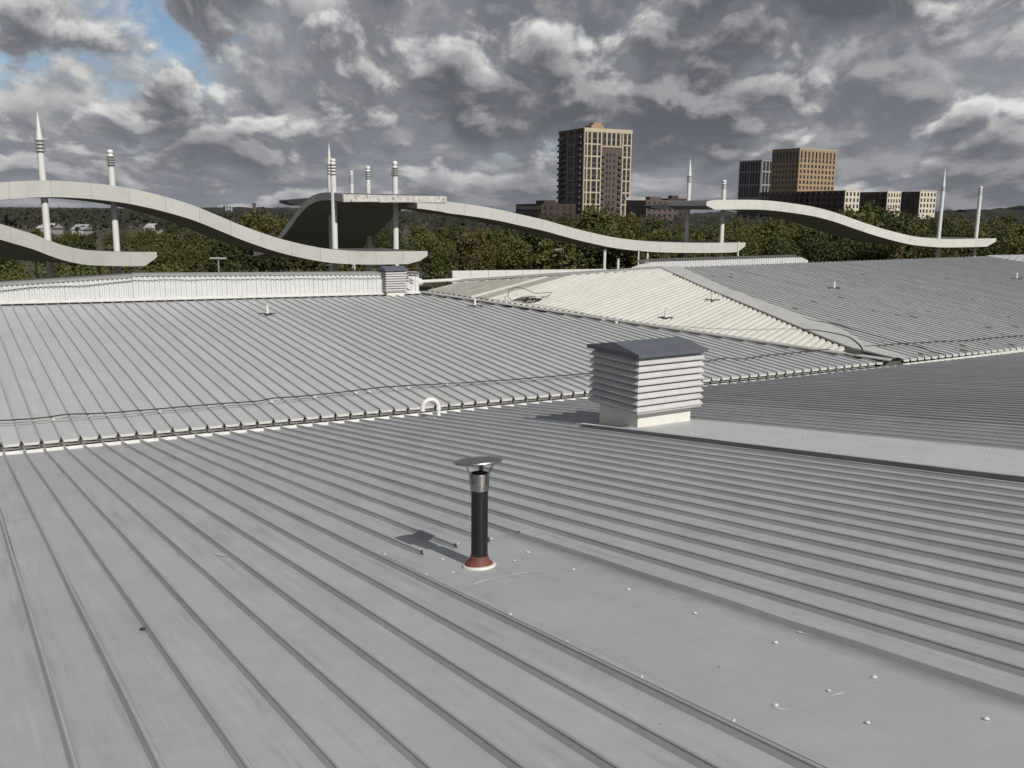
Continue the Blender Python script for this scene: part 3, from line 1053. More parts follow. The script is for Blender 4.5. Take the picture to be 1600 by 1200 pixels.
def louvre_vent(name, label, c, axL, axR, wL, wR, over, hb, hl, ns, hr, base_drop=.4, plinth=CREAMW):
    """c: near bottom corner of the plinth; axL, axR: level directions of its two near sides"""
    t = thing(name, label, 'roof vent', c)
    k = MB()
    k.box(c, axR, axL, Z, 0, wR, 0, wL, -base_drop, hb)
    k.build('plinth', plinth, t)
    o = c - axL * over - axR * over
    WL, WR = wL + 2 * over, wR + 2 * over
    k = MB()
    k.box(o, axR, axL, Z, .07, WR - .07, .07, WL - .07, hb - .03, hb + hl)
    core = k.build('louvre_body', LOUV_IN, t)
    k = MB()
    k.box(o, axR, axL, Z, .02, WR - .02, .02, WL - .02, hb - .045, hb - .012)
    k.build('base_tray', LOUV, t)
    pitch = hl / ns
    for j in range(ns):
        z0 = hb - .01 + pitch * j
        for (p, d, n, L) in ((o, axR, -axL, WR), (o + axR * WR, axL, axR, WL), (o + axR * WR + axL * WL, -axR, axL, WR), (o + axL * WL, -axL, -axR, WL)):
            s = MB()
            # slat: a sloping blade with a small drip nose, mitred at the corners
            sec = [(.0, 0.0), (.0, pitch * .16), (.062, pitch * .98), (.066, pitch * .90), (.010, pitch * .10), (.010, 0.0)]
            a, b = [], []
            for inn, zz in sec:
                a.append(p + d * (inn + .001) - n * inn + Z * (z0 + zz))
                b.append(p + d * (L - inn - .001) - n * inn + Z * (z0 + zz))
            q = len(sec)
            s.v = a + b
            for e in range(q):
                s.f.append((e, (e + 1) % q, q + (e + 1) % q, q + e))
                s.i.append(0)
            s.f += [tuple(range(q))[::-1], tuple(range(q, 2 * q))]
            s.i += [0, 0]
            s.build('slat', LOUV, core)
    # hipped cap
    ov = .035
    z0 = hb + hl + .012
    e = [o - axR * ov - axL * ov, o + axR * (WR + ov) - axL * ov, o + axR * (WR + ov) + axL * (WL + ov), o - axR * ov + axL * (WL + ov)]
    lo = [p + Z * (z0 - .012) for p in e]
    hi = [p + Z * (z0 + .045) for p in e]
    m1 = (hi[0] + hi[3]) * .5 + axR * .03 + Z * hr
    m2 = (hi[1] + hi[2]) * .5 - axR * .03 + Z * hr
    k = MB()
    k.v = lo + hi + [m1, m2]
    k.f = [(3, 2, 1, 0), (0, 1, 5, 4), (1, 2, 6, 5), (2, 3, 7, 6), (3, 0, 4, 7), (4, 5, 9, 8), (5, 6, 9), (6, 7, 8, 9), (7, 4, 8)]
    k.i = [0] * len(k.f)
    k.build('cap', LROOF, t)
    return t


axL = V((vB.x, vB.y, 0)).normalized()
axR = V((-axL.y * -1, axL.x * -1, 0))
if axR.x < 0:
    axR = -axR
bc = hit(nA, CAM - nA * (1.84 - .066), 996, 668)
louvre_vent('louvred_roof_vent', 'large louvred roof vent with a slate-grey hipped cap and white plinth', bc, axL, axR, .96, 1.10, .135, .28, .84, 8, .115)
vc = on_vertical(601, 455, RIDGE0, RIDGE1) + n_w * .30
louvre_vent('louvred_roof_vent', 'small louvred roof vent at the right end of the white upstand', V((vc.x, vc.y, RIDGE1.z + .10)), axL, axR, .52, .66, .08, .10, .68, 8, .10, .3)

# swan-neck vent
sb_ = PA.px(685, 653) + V((0, 0, 0))
sn = thing('swan_neck_vent', 'white swan-neck vent pipe bent over at the gutter edge', 'vent pipe', sb_)
hx = V((-.88, -.30, 0)).normalized()
pts = [sb_ + Z * z_ for z_ in (-.08, .10, .22)]
for a in range(1, 12):
    an = math.pi * a / 11
    pts.append(sb_ + Z * (.22 + .155 * math.sin(an)) + hx * (.155 - .155 * math.cos(an)))
pts.append(sb_ + hx * .31 + Z * .17)
k = MB()
k.tube(pts, .043, 14)
auto_smooth(k.build('pipe', WHITEP, sn), 50)
k = MB()
k.lathe(sb_ + Z * .16, [(.049, 0), (.050, .005), (.050, .045), (.049, .05)], 16)
k.build('socket', WHITEP, sn, smooth=True)
k = MB()
k.lathe(sb_, [(.10, -.03), (.10, .01), (.05, .03)], 16)
k.build('weather_collar', WHITEP, sn, smooth=True)
k = MB()
k.tube([sb_ + hx * .31 + Z * .19, sb_ + hx * .31 + Z * .155], .048, 14)
k.build('mouth', WHITEP, sn)

# safety anchor posts
ANCH = [(418, 493, PB, 'short steel safety anchor post near the head of the pale roof below the white upstand'),
        (742, 480, PB, 'short steel safety anchor post at the valley edge left of the coiled cable'),
        (1040, 499, PC_, 'short steel safety anchor post in the middle of the cream roof'),
        (1113, 471, PC_, 'short steel safety anchor post on the cream roof beside the hip flashing'),
        (1303, 452, PD, 'short steel safety anchor post in the middle of the weathered roof'),
        (1588, 437, PD, 'short steel safety anchor post near the right edge of the weathered roof')]
for u, v, pl, lab in ANCH:
    b = pl.px(u, v)
    t = thing('anchor_post', lab, 'anchor post', b, 'roof safety anchor posts')
    k = MB()
    for (a0, a1, c0, c1) in ((-.26, .26, -.035, .035), (-.05, .05, -.2, .2)):
        k.box(b, X, Y, pl.n, a0, a1, c0, c1, .05 + (0.004 if a0 < -.1 else 0), .075 + (0.004 if a0 < -.1 else 0))
    k.build('base_plate', DARKMET, t)
    k = MB()
    k.lathe(b, [(.052, .07), (.050, .09), (.040, .10), (.040, .27), (.046, .275), (.046, .30), (.02, .31)], 14)
    auto_smooth(k.build('post', WHITEP, t))
    k = MB()
    k.tube([b + Z * .31 + X * (.03 * math.cos(a * .63)) + Z * (.03 + .03 * math.sin(a * .63)) for a in range(11)], .007, 6)
    k.build('eye', STEELD, t)


def cable(name, label, pts, pl, h, r, m=CABLE, wig=.006, sub=3):
    P = [hit(pl.n, pl.p + pl.n * h, u, v) for u, v in pts]
    Q = []
    for a in range(len(P) - 1):
        p0, p1, p2, p3 = P[max(a - 1, 0)], P[a], P[a + 1], P[min(a + 2, len(P) - 1)]
        for j in range(sub):
            t = j / sub
            q = 0.5 * ((2 * p1) + (p2 - p0) * t + (2 * p0 - 5 * p1 + 4 * p2 - p3) * t * t + (3 * p1 - p0 - 3 * p2 + p3) * t ** 3)
            Q.append(q + V((random.uniform(-wig, wig), random.uniform(-wig, wig), random.uniform(0, wig))))
    Q.append(P[-1])
    k = MB()
    k.tube(Q, r, 6, 0)
    o = k.build(name, m, None, smooth=True)
    return tag(o, label, 'cable')


cable('black_cable', 'long black cable lying across the seams near the foot of the pale roof',
      [(-60, 662), (0, 657.5), (40, 655), (75, 652), (105, 647.5), (135, 647), (165, 645.5), (200, 643), (260, 638), (330, 632), (400, 627), (425, 622.5), (445, 621), (480, 618.5), (540, 612), (590, 606),
       (640, 602.5), (690, 600), (720, 598.5), (770, 595), (800, 593.5), (840, 590), (880, 587), (920, 583.5), (935, 580), (990, 576), (1050, 571), (1098, 565.5), (1135, 559.5), (1160, 561), (1200, 555), (1240, 551.5), (1270, 548), (1296, 545.5)], PB, .082, .0125)
ct = cable('conductor_tape', 'thin grey conductor tape beside the long black cable',
           [(-60, 666), (0, 661.5), (60, 657.5), (110, 653), (150, 650.5), (200, 647), (300, 638), (400, 630), (500, 619.5), (600, 609), (700, 600.5), (760, 598), (850, 592), (930, 584)], PB, .074, .010, TAPE, .003)
# clips holding the tape to the seams
TAPE_PX = [(-60, 666), (0, 661.5), (60, 657.5), (110, 653), (150, 650.5), (200, 647), (300, 638), (400, 630), (500, 619.5), (600, 609), (700, 600.5), (760, 598), (850, 592), (930, 584)]
cl0 = None
last = None
for q in range(0, 240):
    u = q * 3.9
    for (ua, va_), (ub, vb2) in zip(TAPE_PX[:-1], TAPE_PX[1:]):
        if ua <= u <= ub:
            v = va_ + (vb2 - va_) * (u - ua) / (ub - ua)
    s_, w = PB.sw(hit(nB, E0 + nB * .074, u, v))
    i = round(w / SP - .32)
    if i == last:
        continue
    last = i
    if (i * 7) % 10 < 5:
        continue
    p = PB.P(s_, (i + .32) * SP, .062)
    if cl0 is None:
        k = MB()
        k.box(V((0, 0, 0)), X, Y, Z, -.026, .026, -.016, .016, 0, .024)
        cl0 = k.build('clip', WHITEP)
        cl0.parent = ct
        cl0.location = p
        cl0.rotation_euler = (0, 0, R(28))
    else:
        c = cl0.copy()
        col.objects.link(c)
        c.location = p
cable('hip_cable', 'black cable crossing the grey hip flashing down into the valley end',
      [(1255, 514.5), (1275, 516), (1300, 520), (1325, 526), (1340, 536), (1347, 544), (1348, 550), (1338, 553), (1322, 550)], PD, .098, .014)
cable('weathered_roof_cable', 'black cable running down the left part of the weathered roof',
      [(1256, 496), (1275, 502), (1305, 506), (1340, 517), (1370, 525), (1400, 534), (1417, 539), (1440, 543), (1456, 550), (1475, 554)], PD, .075, .014)
cable('eaves_cable', 'black cable along the foot of the weathered roof at the right edge',
      [(1350, 541), (1372, 540), (1400, 537.5), (1430, 536), (1470, 533.5), (1510, 532), (1550, 528), (1600, 524), (1660, 518)], PD, .078, .013)
cable('cream_roof_cable', 'thin grey cable along the foot of the cream roof',
      [(745, 464), (790, 470), (850, 478), (900, 487), (960, 499), (1010, 506), (1060, 510), (1110, 513), (1160, 515), (1210, 514), (1255, 514)], PC_, .062, .009, TAPE)
# coil of cable left on the cream roof
coil = MB()
cc = PC_.px(826, 472)
pts = []
for a in range(70):
    an = a * .42
    rad = .16 + .10 * math.sin(a * .9) + .05 * math.sin(a * 2.3)
    pts.append(cc + PC_.W * (rad * 1.6 * math.cos(an)) + PC_.S * (rad * 2 * math.sin(an)) + PC_.n * (.06 + .05 * abs(math.sin(a * 1.1))))
coil.tube(pts, .012, 5)
pts = [PC_.px(u, v) + PC_.n * (.08 + z_) for u, v, z_ in ((820, 474, 0), (800, 474, .02), (793, 472, .1), (795, 466, .22), (806, 463, .26), (820, 463, .2), (835, 466, .1), (850, 466, .12), (862, 464, .1), (858, 467, .05), (845, 469, 0), (838, 473, 0))]
coil.tube(pts, .012, 5)
o = coil.build('cable_coil', CABLE, None, smooth=True)
tag(o, 'tangled coil of black cable lying on the cream roof', 'cable')

# white overflow pipe along the ridge of the cream roof, from the end of the upstand
op = [on_vertical(646, 440.5, RIDGE0, RIDGE1) + n_w * .05]
p0, p1 = at(660, 440.5, 34.2), at(1000, 421.5, 45.5)
pipe = thing('ridge_pipe', 'long white pipe on supports along the ridge of the cream roof', 'pipe', p0)
k = MB()
k.tube([at(654, 441, 33.6), p0, p1], .075, 12)
auto_smooth(k.build('pipe', WHITEP, pipe))
k = MB()
k.tube([at(643.5, 440.5, 33.0), at(655.5, 440.8, 33.5)], .15, 14)
auto_smooth(k.build('end_fitting', WHITEP, pipe))
for u in (742, 822, 902):
    c = p0.lerp(p1, (u - 660) / 340 * (34.2 / (34.2 + (45.5 - 34.2) * (1 - (u - 660) / 340))))
    k = MB()
    k.box(c, X, Y, Z, -.06, .06, -.06, .06, -.30, -.07)
    k.build('support', WHITEP, pipe)
loop = MB()
c0 = at(641, 442, 32.6)
for rad, sgn in ((.26, 1), (.36, 1)):
    pts = [c0 + X * .28 + Z * rad * .95]
    for a in range(0, 11):
        an = R(95 + a * (17 if rad < .3 else 9))
        pts.append(c0 + X * (rad * .75 * math.cos(an)) + Z * (rad * math.sin(an)))
    if rad > .3:
        pts.append(pts[-1] - Z * .30)
    loop.tube(pts, .020, 6)
o = loop.build('cable_loop', CABLE, None, smooth=True)
tag(o, 'black cable bent in a double loop at the end of the white upstand', 'cable')

# scrap lying on the near roof
c = PA.px(227, 985) + nA * .006
k = MB()
for a, b in (((-.035, -.008), (0, -.022)), ((0, -.022), (.045, .012))):
    p, q = c + X * a[0] + PA.S * -a[1], c + X * b[0] + PA.S * -b[1]
    k.hexa([p - Y * .006, q - Y * .006, q + Y * .008, p + Y * .008], [p - Y * .004 + Z * .012, q - Y * .004 + Z * .016, q + Y * .006 + Z * .018, p + Y * .006 + Z * .012])
tag(k.build('dead_twig', BARK, None), 'small dark curled twig beside a seam at the lower left', 'twig')

# ------------------------------------------------------------------ wave canopies


def canopy(name, label, pts, p0, p1, width, th, fmat, cuts, chamfer_end=None, chamfer_start=None, group='wave canopies', side=None, endmat=None):
    """pts: profile of the near edge, traced on the upright plane through the plan line p0-p1; the sheet runs back from it square to that line"""
    P = [on_vertical(u, v, p0, p1) for u, v in pts]
    # resample smoothly
    Q = []
    for a in range(len(P) - 1):
        q0, q1, q2, q3 = P[max(a - 1, 0)], P[a], P[a + 1], P[min(a + 2, len(P) - 1)]
        for j in range(4):
            t = j / 4
            Q.append(0.5 * ((2 * q1) + (q2 - q0) * t + (2 * q0 - 5 * q1 + 4 * q2 - q3) * t * t + (3 * q1 - q0 - 3 * q2 + q3) * t ** 3))
    Q.append(P[-1])
    d = V((p1.x - p0.x, p1.y - p0.y, 0)).normalized()
    bk = V((-d.y, d.x, 0))
    if side is not None:
        bk = side
    t = thing(name, label, 'canopy', Q[len(Q) // 2], group)
    # distance along
    S = [0.0]
    for a, b in zip(Q[:-1], Q[1:]):
        S.append(S[-1] + (b - a).length)
    tot = S[-1]

    def thick(s_):
        k_ = th
        if chamfer_end and s_ > tot - chamfer_end:
            k_ = th * (0.35 + .65 * (tot - s_) / chamfer_end)
        if chamfer_start and s_ < chamfer_start:
            k_ = min(k_, th * (0.4 + .6 * s_ / chamfer_start))
        return k_
    lo = [q - Z * thick(s_) for q, s_ in zip(Q, S)]
    k = MB()
    for a in range(len(Q) - 1):
        k.quad(Q[a] + bk * .05, Q[a + 1] + bk * .05, Q[a + 1] + bk * width, Q[a] + bk * width)
    k.build('deck', DECK, t, smooth=True)
    k = MB()
    for a in range(len(Q) - 1):
        k.quad(lo[a] + bk * .05, lo[a] + bk * width, lo[a + 1] + bk * width, lo[a + 1] + bk * .05)
    k.build('soffit', SOFF, t, smooth=True)
    k = MB()
    for a in range(len(Q) - 1):
        k.quad(Q[a] + bk * width, lo[a] + bk * width, lo[a + 1] + bk * width, Q[a + 1] + bk * width)
    for a in (0, -1):
        k.quad(Q[a] + bk * .03, lo[a] + bk * .03, lo[a] + bk * width, Q[a] + bk * width)
    k.build('rear_fascia', endmat or fmat, t)
    # near fascia cut into panels
    n_pan = cuts
    for j in range(n_pan):
        a0, a1 = tot * j / n_pan + .006, tot * (j + 1) / n_pan - .006
        ids = [a0] + [s_ for s_ in S if a0 < s_ < a1] + [a1]

        def ev(s_):
            for a in range(len(S) - 1):
                if S[a] <= s_ <= S[a + 1]:
                    f = (s_ - S[a]) / max(1e-6, S[a + 1] - S[a])
                    return Q[a].lerp(Q[a + 1], f)
            return Q[-1]
        k = MB()
        prev = None
        for s_ in ids:
            q = ev(s_)
            kk = thick(s_)
            cur = [q + Z * .03 - bk * .0, q - Z * kk, q + Z * .03 + bk * .06, q - Z * kk + bk * .06]
            if prev:
                k.quad(prev[0], prev[1], cur[1], cur[0])
                k.quad(prev[2], prev[0], cur[0], cur[2])
                k.quad(prev[1], prev[3], cur[3], cur[1])
            else:
                k.quad(cur[0], cur[2], cur[3], cur[1])
            prev = cur
        k.quad(prev[0], prev[1], prev[3], prev[2])
        k.build('fascia_panel', fmat, t)
    k = MB()
    for a in range(len(Q) - 1):
        k.quad(Q[a] + bk * .045, lo[a] + bk * .045, lo[a + 1] + bk * .045, Q[a + 1] + bk * .045)
    k.build('joint_backing', SOFF, t)
    return t, bk, Q


a, b = at(-90, 330, 46), at(668, 330, 62.5)
canopy('wave_canopy', 'long wave-shaped canopy curving down from the crest at the far left', [(-120, 312), (-90, 302), (-40, 290), (0, 286), (40, 283.5), (80, 283), (115, 284.5), (150, 287.5), (200, 294.5), (250, 306), (300, 321), (350, 341.5), (380, 354), (430, 371.5),
                              (480, 384), (520, 390.5), (560, 393), (600, 393.5), (668, 393)], a, b, 6.0, .82, FASC, 15, 1.0)
a, b = at(-300, 330, 38), at(245, 330, 52)
canopy('wave_canopy', 'low canopy end with a rounded tip at the left edge below the long canopy', [(-300, 290), (-220, 294), (-140, 308), (-60, 331), (0, 350.5), (50, 366), (75, 376), (100, 384.5), (130, 391), (165, 393.5), (200, 394.5), (245, 394.5)], a, b, 6.0, .74, FASC, 10, .8)
a, b = at(625, 330, 69.5), at(1165, 330, 83)
canopy('wave_canopy', 'wave-shaped canopy sweeping down to the right in front of the tan tower', [(638, 317.5), (655, 316), (675, 315.3), (697, 315.5), (740, 321), (780, 328), (815, 336), (852, 344.5), (885, 354), (920, 363), (960, 371.5), (1000, 376.5), (1040, 379), (1100, 380),
                              (1165, 379.5)], a, b, 6.0, .84, FASC_W, 14, .9, 3.2)
a, b = at(1104, 330, 80), at(1557, 330, 95)
canopy('wave_canopy', 'pale wave-shaped canopy dipping toward the right edge below the low blocks', [(1104, 315.5), (1116, 313.2), (1140, 312.7), (1197, 313.6), (1255, 320.8), (1285, 327), (1312, 335), (1340, 345), (1370, 355), (1400, 363.5), (1427, 369.6), (1455, 372.6), (1485, 374),
                              (1557, 372.8)], a, b, 6.0, .80, mat('whitish_canopy_fascia', (0.66, 0.66, 0.63), 0.55, 0.05, 1.3, stain=(0.44, 0.43, 0.41), stain_amt=0.4, stain_scale=1.0, rnd=0.03), 12, .9, .9)
# the canopy seen end-on: profile on its left edge, its high end faces the camera
ca = at(535.5, 304, 62)
cb = at(697, 308, 66.2)
across = V((cb.x - ca.x, cb.y - ca.y, 0))
wM = across.length
across.normalize()
backM = V((-across.y, across.x, 0))
far = ca + backM * 30
ptsM = [(535.5, 303.5), (520, 301.5), (505, 301.5), (494, 304), (485, 308), (476, 315.5), (467.5, 325), (461, 333.5), (455, 342.5), (447, 353), (440, 362), (432, 372), (424, 380), (410, 388), (396, 391)]
tM, _, QM = canopy('wave_canopy', 'arched canopy seen end-on with peeling white fascia in the middle', ptsM, ca, far, wM, .50, FASC_W, 8, side=across, endmat=FASC)
# its peeling white end fascia, three boards
for j in range(3):
    x0, x1 = wM * j / 3 + .01, wM * (j + 1) / 3 - .01
    dz = (cb.z - ca.z + .10) / wM
    k = MB()
    f0 = QM[0] - backM * .10
    for_ = []
    for x in (x0, x1):
        for_.append(f0 + across * x + Z * (dz * x * .4))
    k.hexa([for_[0] - Z * .50, for_[1] - Z * .46, for_[1] - Z * .46 + backM * .08, for_[0] - Z * .50 + backM * .08], [for_[0] - Z * .02, for_[1] - Z * .02, for_[1] - Z * .02 + backM * .08, for_[0] - Z * .02 + backM * .08])
    o = k.build('end_fascia_board', FASC_P, tM)
    o['label'] = 'peeling mottled white board across the high end of the arched canopy'
a, b = at(450, 316, 88), at(560, 316, 96)
canopy('wave_canopy', 'dark canopy tip showing behind the arched canopy on its left', [(450, 313), (470, 311), (500, 309), (560, 308)], a, b, 1.2, .62, DARKB, 3, .3, 1.4)
a, b = at(1018, 322, 92), at(1108, 318, 97)
canopy('wave_canopy', 'thin canopy tip coloured dark as its shaded underside, left of the pale canopy near the spiked mast', [(1018, 321), (1040, 318.5), (1075, 315), (1108, 313)], a, b, 1.2, .55, DARKB, 3, .3, 1.6)  # charcoal colour stands for the shaded underside of this tip

# ------------------------------------------------------------------ masts


def mast(u, vtop, depth, label, spike, r, vring0, vring1, ringr=1.45, vref=330):
    p = at(u, vref, depth)
    f = lambda v: on_vertical(u, v, V((p.x - 5, p.y, 0)), V((p.x + 5, p.y, 0))).z
    zt, z1, z0 = f(vtop), f(vring0), f(vring1)
    b = V((p.x, p.y, 0))
    t = thing('mast', label, 'mast', b, 'white masts through the canopies')
    k = MB()
    if spike:
        k.lathe(b, [(r * 1.08, 0), (r, z0 - .3), (r * .96, z1)], 18)
        shf = auto_smooth(k.build('shaft', MAST, t))
        k = MB()
        k.lathe(b, [(r * .96, z1), (r * .90, z1 + .1), (r * .66, z1 + (zt - z1) * .35), (r * .36, z1 + (zt - z1) * .72), (r * .12, zt - .12), (.02, zt)], 18)
        spk = auto_smooth(k.build('spike', MAST, t))
        k = MB()
        k.tube([b + Z * (zt - .05), b + Z * (zt + .28)], .014, 5)
        k.build('finial_rod', RINGM, spk)
    else:
        k.lathe(b, [(r * 1.08, 0), (r, z0 - .3), (r * .97, z1)], 18)
        shf = auto_smooth(k.build('shaft', MAST, t))
        k = MB()
        hh = zt - z1
        k.lathe(b, [(r * .97, z1), (r * .80, z1 + hh * .12), (r * .80, z1 + hh * .3), (r * 1.02, z1 + hh * .42), (r * 1.02, z1 + hh * .66), (r * .85, z1 + hh * .86), (r * .45, z1 + hh * .97), (.02, zt)], 18)
        auto_smooth(k.build('rounded_cap', MAST, t), 50)
    n = 4
    for j in range(n):
        z = z0 + (z1 - z0) * (j + .2) / (n - .4)
        k = MB()
        k.lathe(b + Z * z, [(r * .98, -.03), (r * ringr, -.022), (r * ringr, .022), (r * .98, .03)], 18, cap=False)
        k.build('ring', RINGM, shf)
    return t


mast(71, 174, 49.2, 'tall white spiked mast with ringed collar, leftmost of all', True, .172, 217, 237, 1.55)
mast(178.5, 233.5, 52.0, 'white round-topped mast piercing the long canopy, second mast from the left', False, .170, 243, 258, 1.6)
mast(522, 247.5, 63.5, 'white round-topped mast at the front left corner of the arched canopy', False, .195, 255, 273, 1.4)
mast(516.5, 224, 70.5, 'white spiked mast just behind the front left mast of the arched canopy', True, .17, 256, 272, 1.4)
mast(618, 251.5, 66.5, 'white round-topped mast at the front right of the arched canopy', False, .19, 261, 274, 1.55)
mast(576, 259, 76.5, 'white round-topped mast at the back of the arched canopy, second from its right', False, .185, 267, 279, 1.5)
mast(550.5, 267, 96, 'smallest white round-topped mast behind the middle of the arched canopy', False, .19, 273, 286, 1.3)
mast(1075, 248, 85, 'white spiked mast left of the pale canopy near the tan tower', True, .185, 274, 284, 1.3)
mast(1129.5, 281, 82.8, 'white round-topped mast at the left tip of the pale canopy', False, .19, 287, 295, 1.15)
mast(1470.5, 262, 94, 'slender white spiked mast near the right end of the pale canopy', True, .18, 291, 298, 1.12)
mast(1529, 291, 96, 'slender white round-topped mast, rightmost of all', False, .18, 297, 305, 1.1)

# thin posts and lamps below the canopies
for u, v0, dp, r, zb_, lab in ((945, 392, 76, .12, 4.2, 'stout white post under the right-sweeping canopy'), (966, 405, 74, .10, 4.0, 'short white post right of the stout post under the canopy'),
                               (998, 392, 78, .06, 4.0, 'thin white post under the right-sweeping canopy beside the upstand end'), (1012, 391, 79, .09, 4.0, 'white post behind the sloping end of the short upstand'),
                               (1154, 378, 80, .07, 3.0, 'thin white post at the tip of the right-sweeping canopy'),
                               (155, 410, 50, .07, 3.0, 'thin grey post under the low canopy end, left of a pair'), (173, 411, 50, .05, 3.0, 'thin grey post under the low canopy end, right of a pair'),
                               (56, 410, 48, .05, 3.0, 'thin grey post below the low canopy at the left edge')):
    p = at(u, v0, dp)
    t = thing('post', lab, 'post', V((p.x, p.y, 0)), 'posts below the canopies')
    k = MB()
    k.lathe(V((p.x, p.y, 0)), [(r * 1.5, 0), (r * 1.5, .3), (r, .32), (r, p.z)], 12)
    auto_smooth(k.build('shaft', MAST if u > 900 else GREYF, t))
    k = MB()
    k.lathe(p, [(r * 1.4, 0), (r * 1.4, .06)], 12)
    k.build('cap_plate', GREYF, t)
for u, v0, dp, lab, both in ((341, 404.5, 72, 'street lamp with two flat arms below the long canopy', True), (879, 391, 84, 'street lamp with one flat head below the right-sweeping canopy', False)):
    p = at(u, v0, dp)
    t = thing('street_lamp', lab, 'street lamp', V((p.x, p.y, 0)))
    k = MB()
    k.tube([V((p.x, p.y, 0)), p], [.09, .05], 8)
    k.build('column', GREYF, t)
    for s_ in ((-1, 1) if both else (-1,)):
        k = MB()
        k.box(p, X, Y, Z, min(0, s_ * .62), max(0, s_ * .62), -.13, .13, -.01 if s_ > 0 else -.005, .11)
        k.build('lamp_head', PALEW, t)

# ------------------------------------------------------------------ ground and hills
def ground():
    n = 64
    verts, faces = [(0, 0, 0)], []
    rad = [40, 120, 300, 700, 1500, 3500, 9000]
    for r_ in rad:
        for a in range(n):
            an = 2 * math.pi * a / n
            verts.append((r_ * math.cos(an), r_ * math.sin(an), 0))
    for a in range(n):
        faces.append((0, 1 + a, 1 + (a + 1) % n))
    for j in range(len(rad) - 1):
        for a in range(n):
            p, q = 1 + j * n, 1 + (j + 1) * n
            faces.append((p + a, q + a, q + (a + 1) % n, p + (a + 1) % n))
    o = mesh('ground', verts, faces, mat('rough_ground', (0.052, 0.052, 0.030), 0.95, 0.3, 0.03, stain=(0.085, 0.07, 0.045), stain_amt=0.6, stain_scale=0.02))
    o['kind'] = 'structure'


ground()


def hill(name, y, x0, x1, prof, depth, seed):
    """a long low wooded ridge: prof gives height above ground at fractions of its length"""
    rr = random.Random(seed)
    n, mrow = 220, 7
    verts, faces = [], []
    for i in range(n + 1):
        f = i / n
        x = x0 + (x1 - x0) * f
        for (fa, ha), (fb_, hb) in zip(prof[:-1], prof[1:]):
            if fa <= f <= fb_:
                tt = (f - fa) / (fb_ - fa)
                h = ha + (hb - ha) * (tt * tt * (3 - 2 * tt))
                break
        for j in range(mrow + 1):
            g = j / mrow
            hh = h * math.sin(math.pi * (.02 + .96 * g)) ** .8
            bump = rr.uniform(-1, 1) * (4.5 if 0 < j < mrow else 0) * min(1, h / 20)
            verts.append((x + rr.uniform(-4, 4), y + depth * g + rr.uniform(-10, 10), max(-2, hh + bump)))
    for i in range(n):
        for j in range(mrow):
            a = i * (mrow + 1) + j
            faces.append((a, a + mrow + 1, a + mrow + 2, a + 1))
    o = mesh(name, verts, faces, mat('distant_woodland_hill', (0.018, 0.020, 0.016), 0.95, 0.35, 0.03), smooth=False)
    o['kind'] = 'structure'


hill('hills', 1500, -300, 1500, [(0, 1), (.30, 6), (.42, 14), (.50, 16), (.60, 18), (.64, 20), (.69, 27), (.74, 22), (.80, 26), (1, 32)], 320, 2)
hill('hills', 1300, -1400, 100, [(0, 2), (.15, 3), (.42, 4), (.55, 6), (.66, 10), (.78, 9), (.9, 5), (1, 1)], 260, 5)

# ------------------------------------------------------------------ trees


def crown_mesh(seed, rx, rz, n_lobe, n_leaf, leaf):
    rr = random.Random(seed)
    verts, faces = [], []
    for _ in range(n_lobe):
        # lobe centres fill an egg-shaped volume
        while True:
            c = V((rr.uniform(-1, 1), rr.uniform(-1, 1), rr.uniform(-1, 1)))
            if c.length < 1:
                break
        c = V((c.x * rx * .78, c.y * rx * .78, c.z * rz * .80))
        if c.z < 0:
            c.x *= 1.08
            c.y *= 1.08
        lr = rr.uniform(.24, .42) * rx
        for _ in range(n_leaf):
            d = V((rr.gauss(0, 1), rr.gauss(0, 1), rr.gauss(0, 1))).normalized()
            p = c + d * lr * rr.uniform(.55, 1.12)
            sz = leaf * rr.uniform(.55, 1.25)
            nrm = (d * .7 + V((rr.gauss(0, 1), rr.gauss(0, 1), rr.gauss(0, 1) + .5)).normalized()).normalized()
            u = nrm.orthogonal().normalized()
            w = nrm.cross(u)
            an = rr.uniform(0, 6.28)
            u, w = u * math.cos(an) + w * math.sin(an), w * math.cos(an) - u * math.sin(an)
            n = len(verts)
            verts += [p - u * sz * .5, p + w * sz * .32 + nrm * sz * .06, p + u * sz * .5, p - w * sz * .32 + nrm * sz * .06]
            faces.append((n, n + 1, n + 2, n + 3))
    me = bpy.data.meshes.new('crown')
    me.from_pydata([tuple(v) for v in verts], [], faces)
    me.materials.append(LEAF)
    me.update()
    return me


def trunk_mesh(seed, h, rx, rz, cz):
    rr = random.Random(seed)
    k = MB()
    k.tube([V((0, 0, -.2)), V((rr.uniform(-.1, .1), 0, h * .3)), V((rr.uniform(-.2, .2), rr.uniform(-.2, .2), h * .6)), V((rr.uniform(-.3, .3), rr.uniform(-.3, .3), h * .88))], [.22, .17, .12, .03], 7)
    for j in range(7):
        z0 = h * rr.uniform(.25, .6)
        a = rr.uniform(0, 6.28)
        e = V((math.cos(a) * rx * .7, math.sin(a) * rx * .7, cz + rr.uniform(-.3, .5) * rz))
        m_ = V((math.cos(a) * rx * .3, math.sin(a) * rx * .3, z0 + (e.z - z0) * .4))
        k.tube([V((0, 0, z0)), m_, e], [.08, .055, .015], 5)
    me = bpy.data.meshes.new('trunk')
    me.from_pydata([tuple(v) for v in k.v], [], k.f)
    me.materials.append(BARK)
    me.update()
    return me


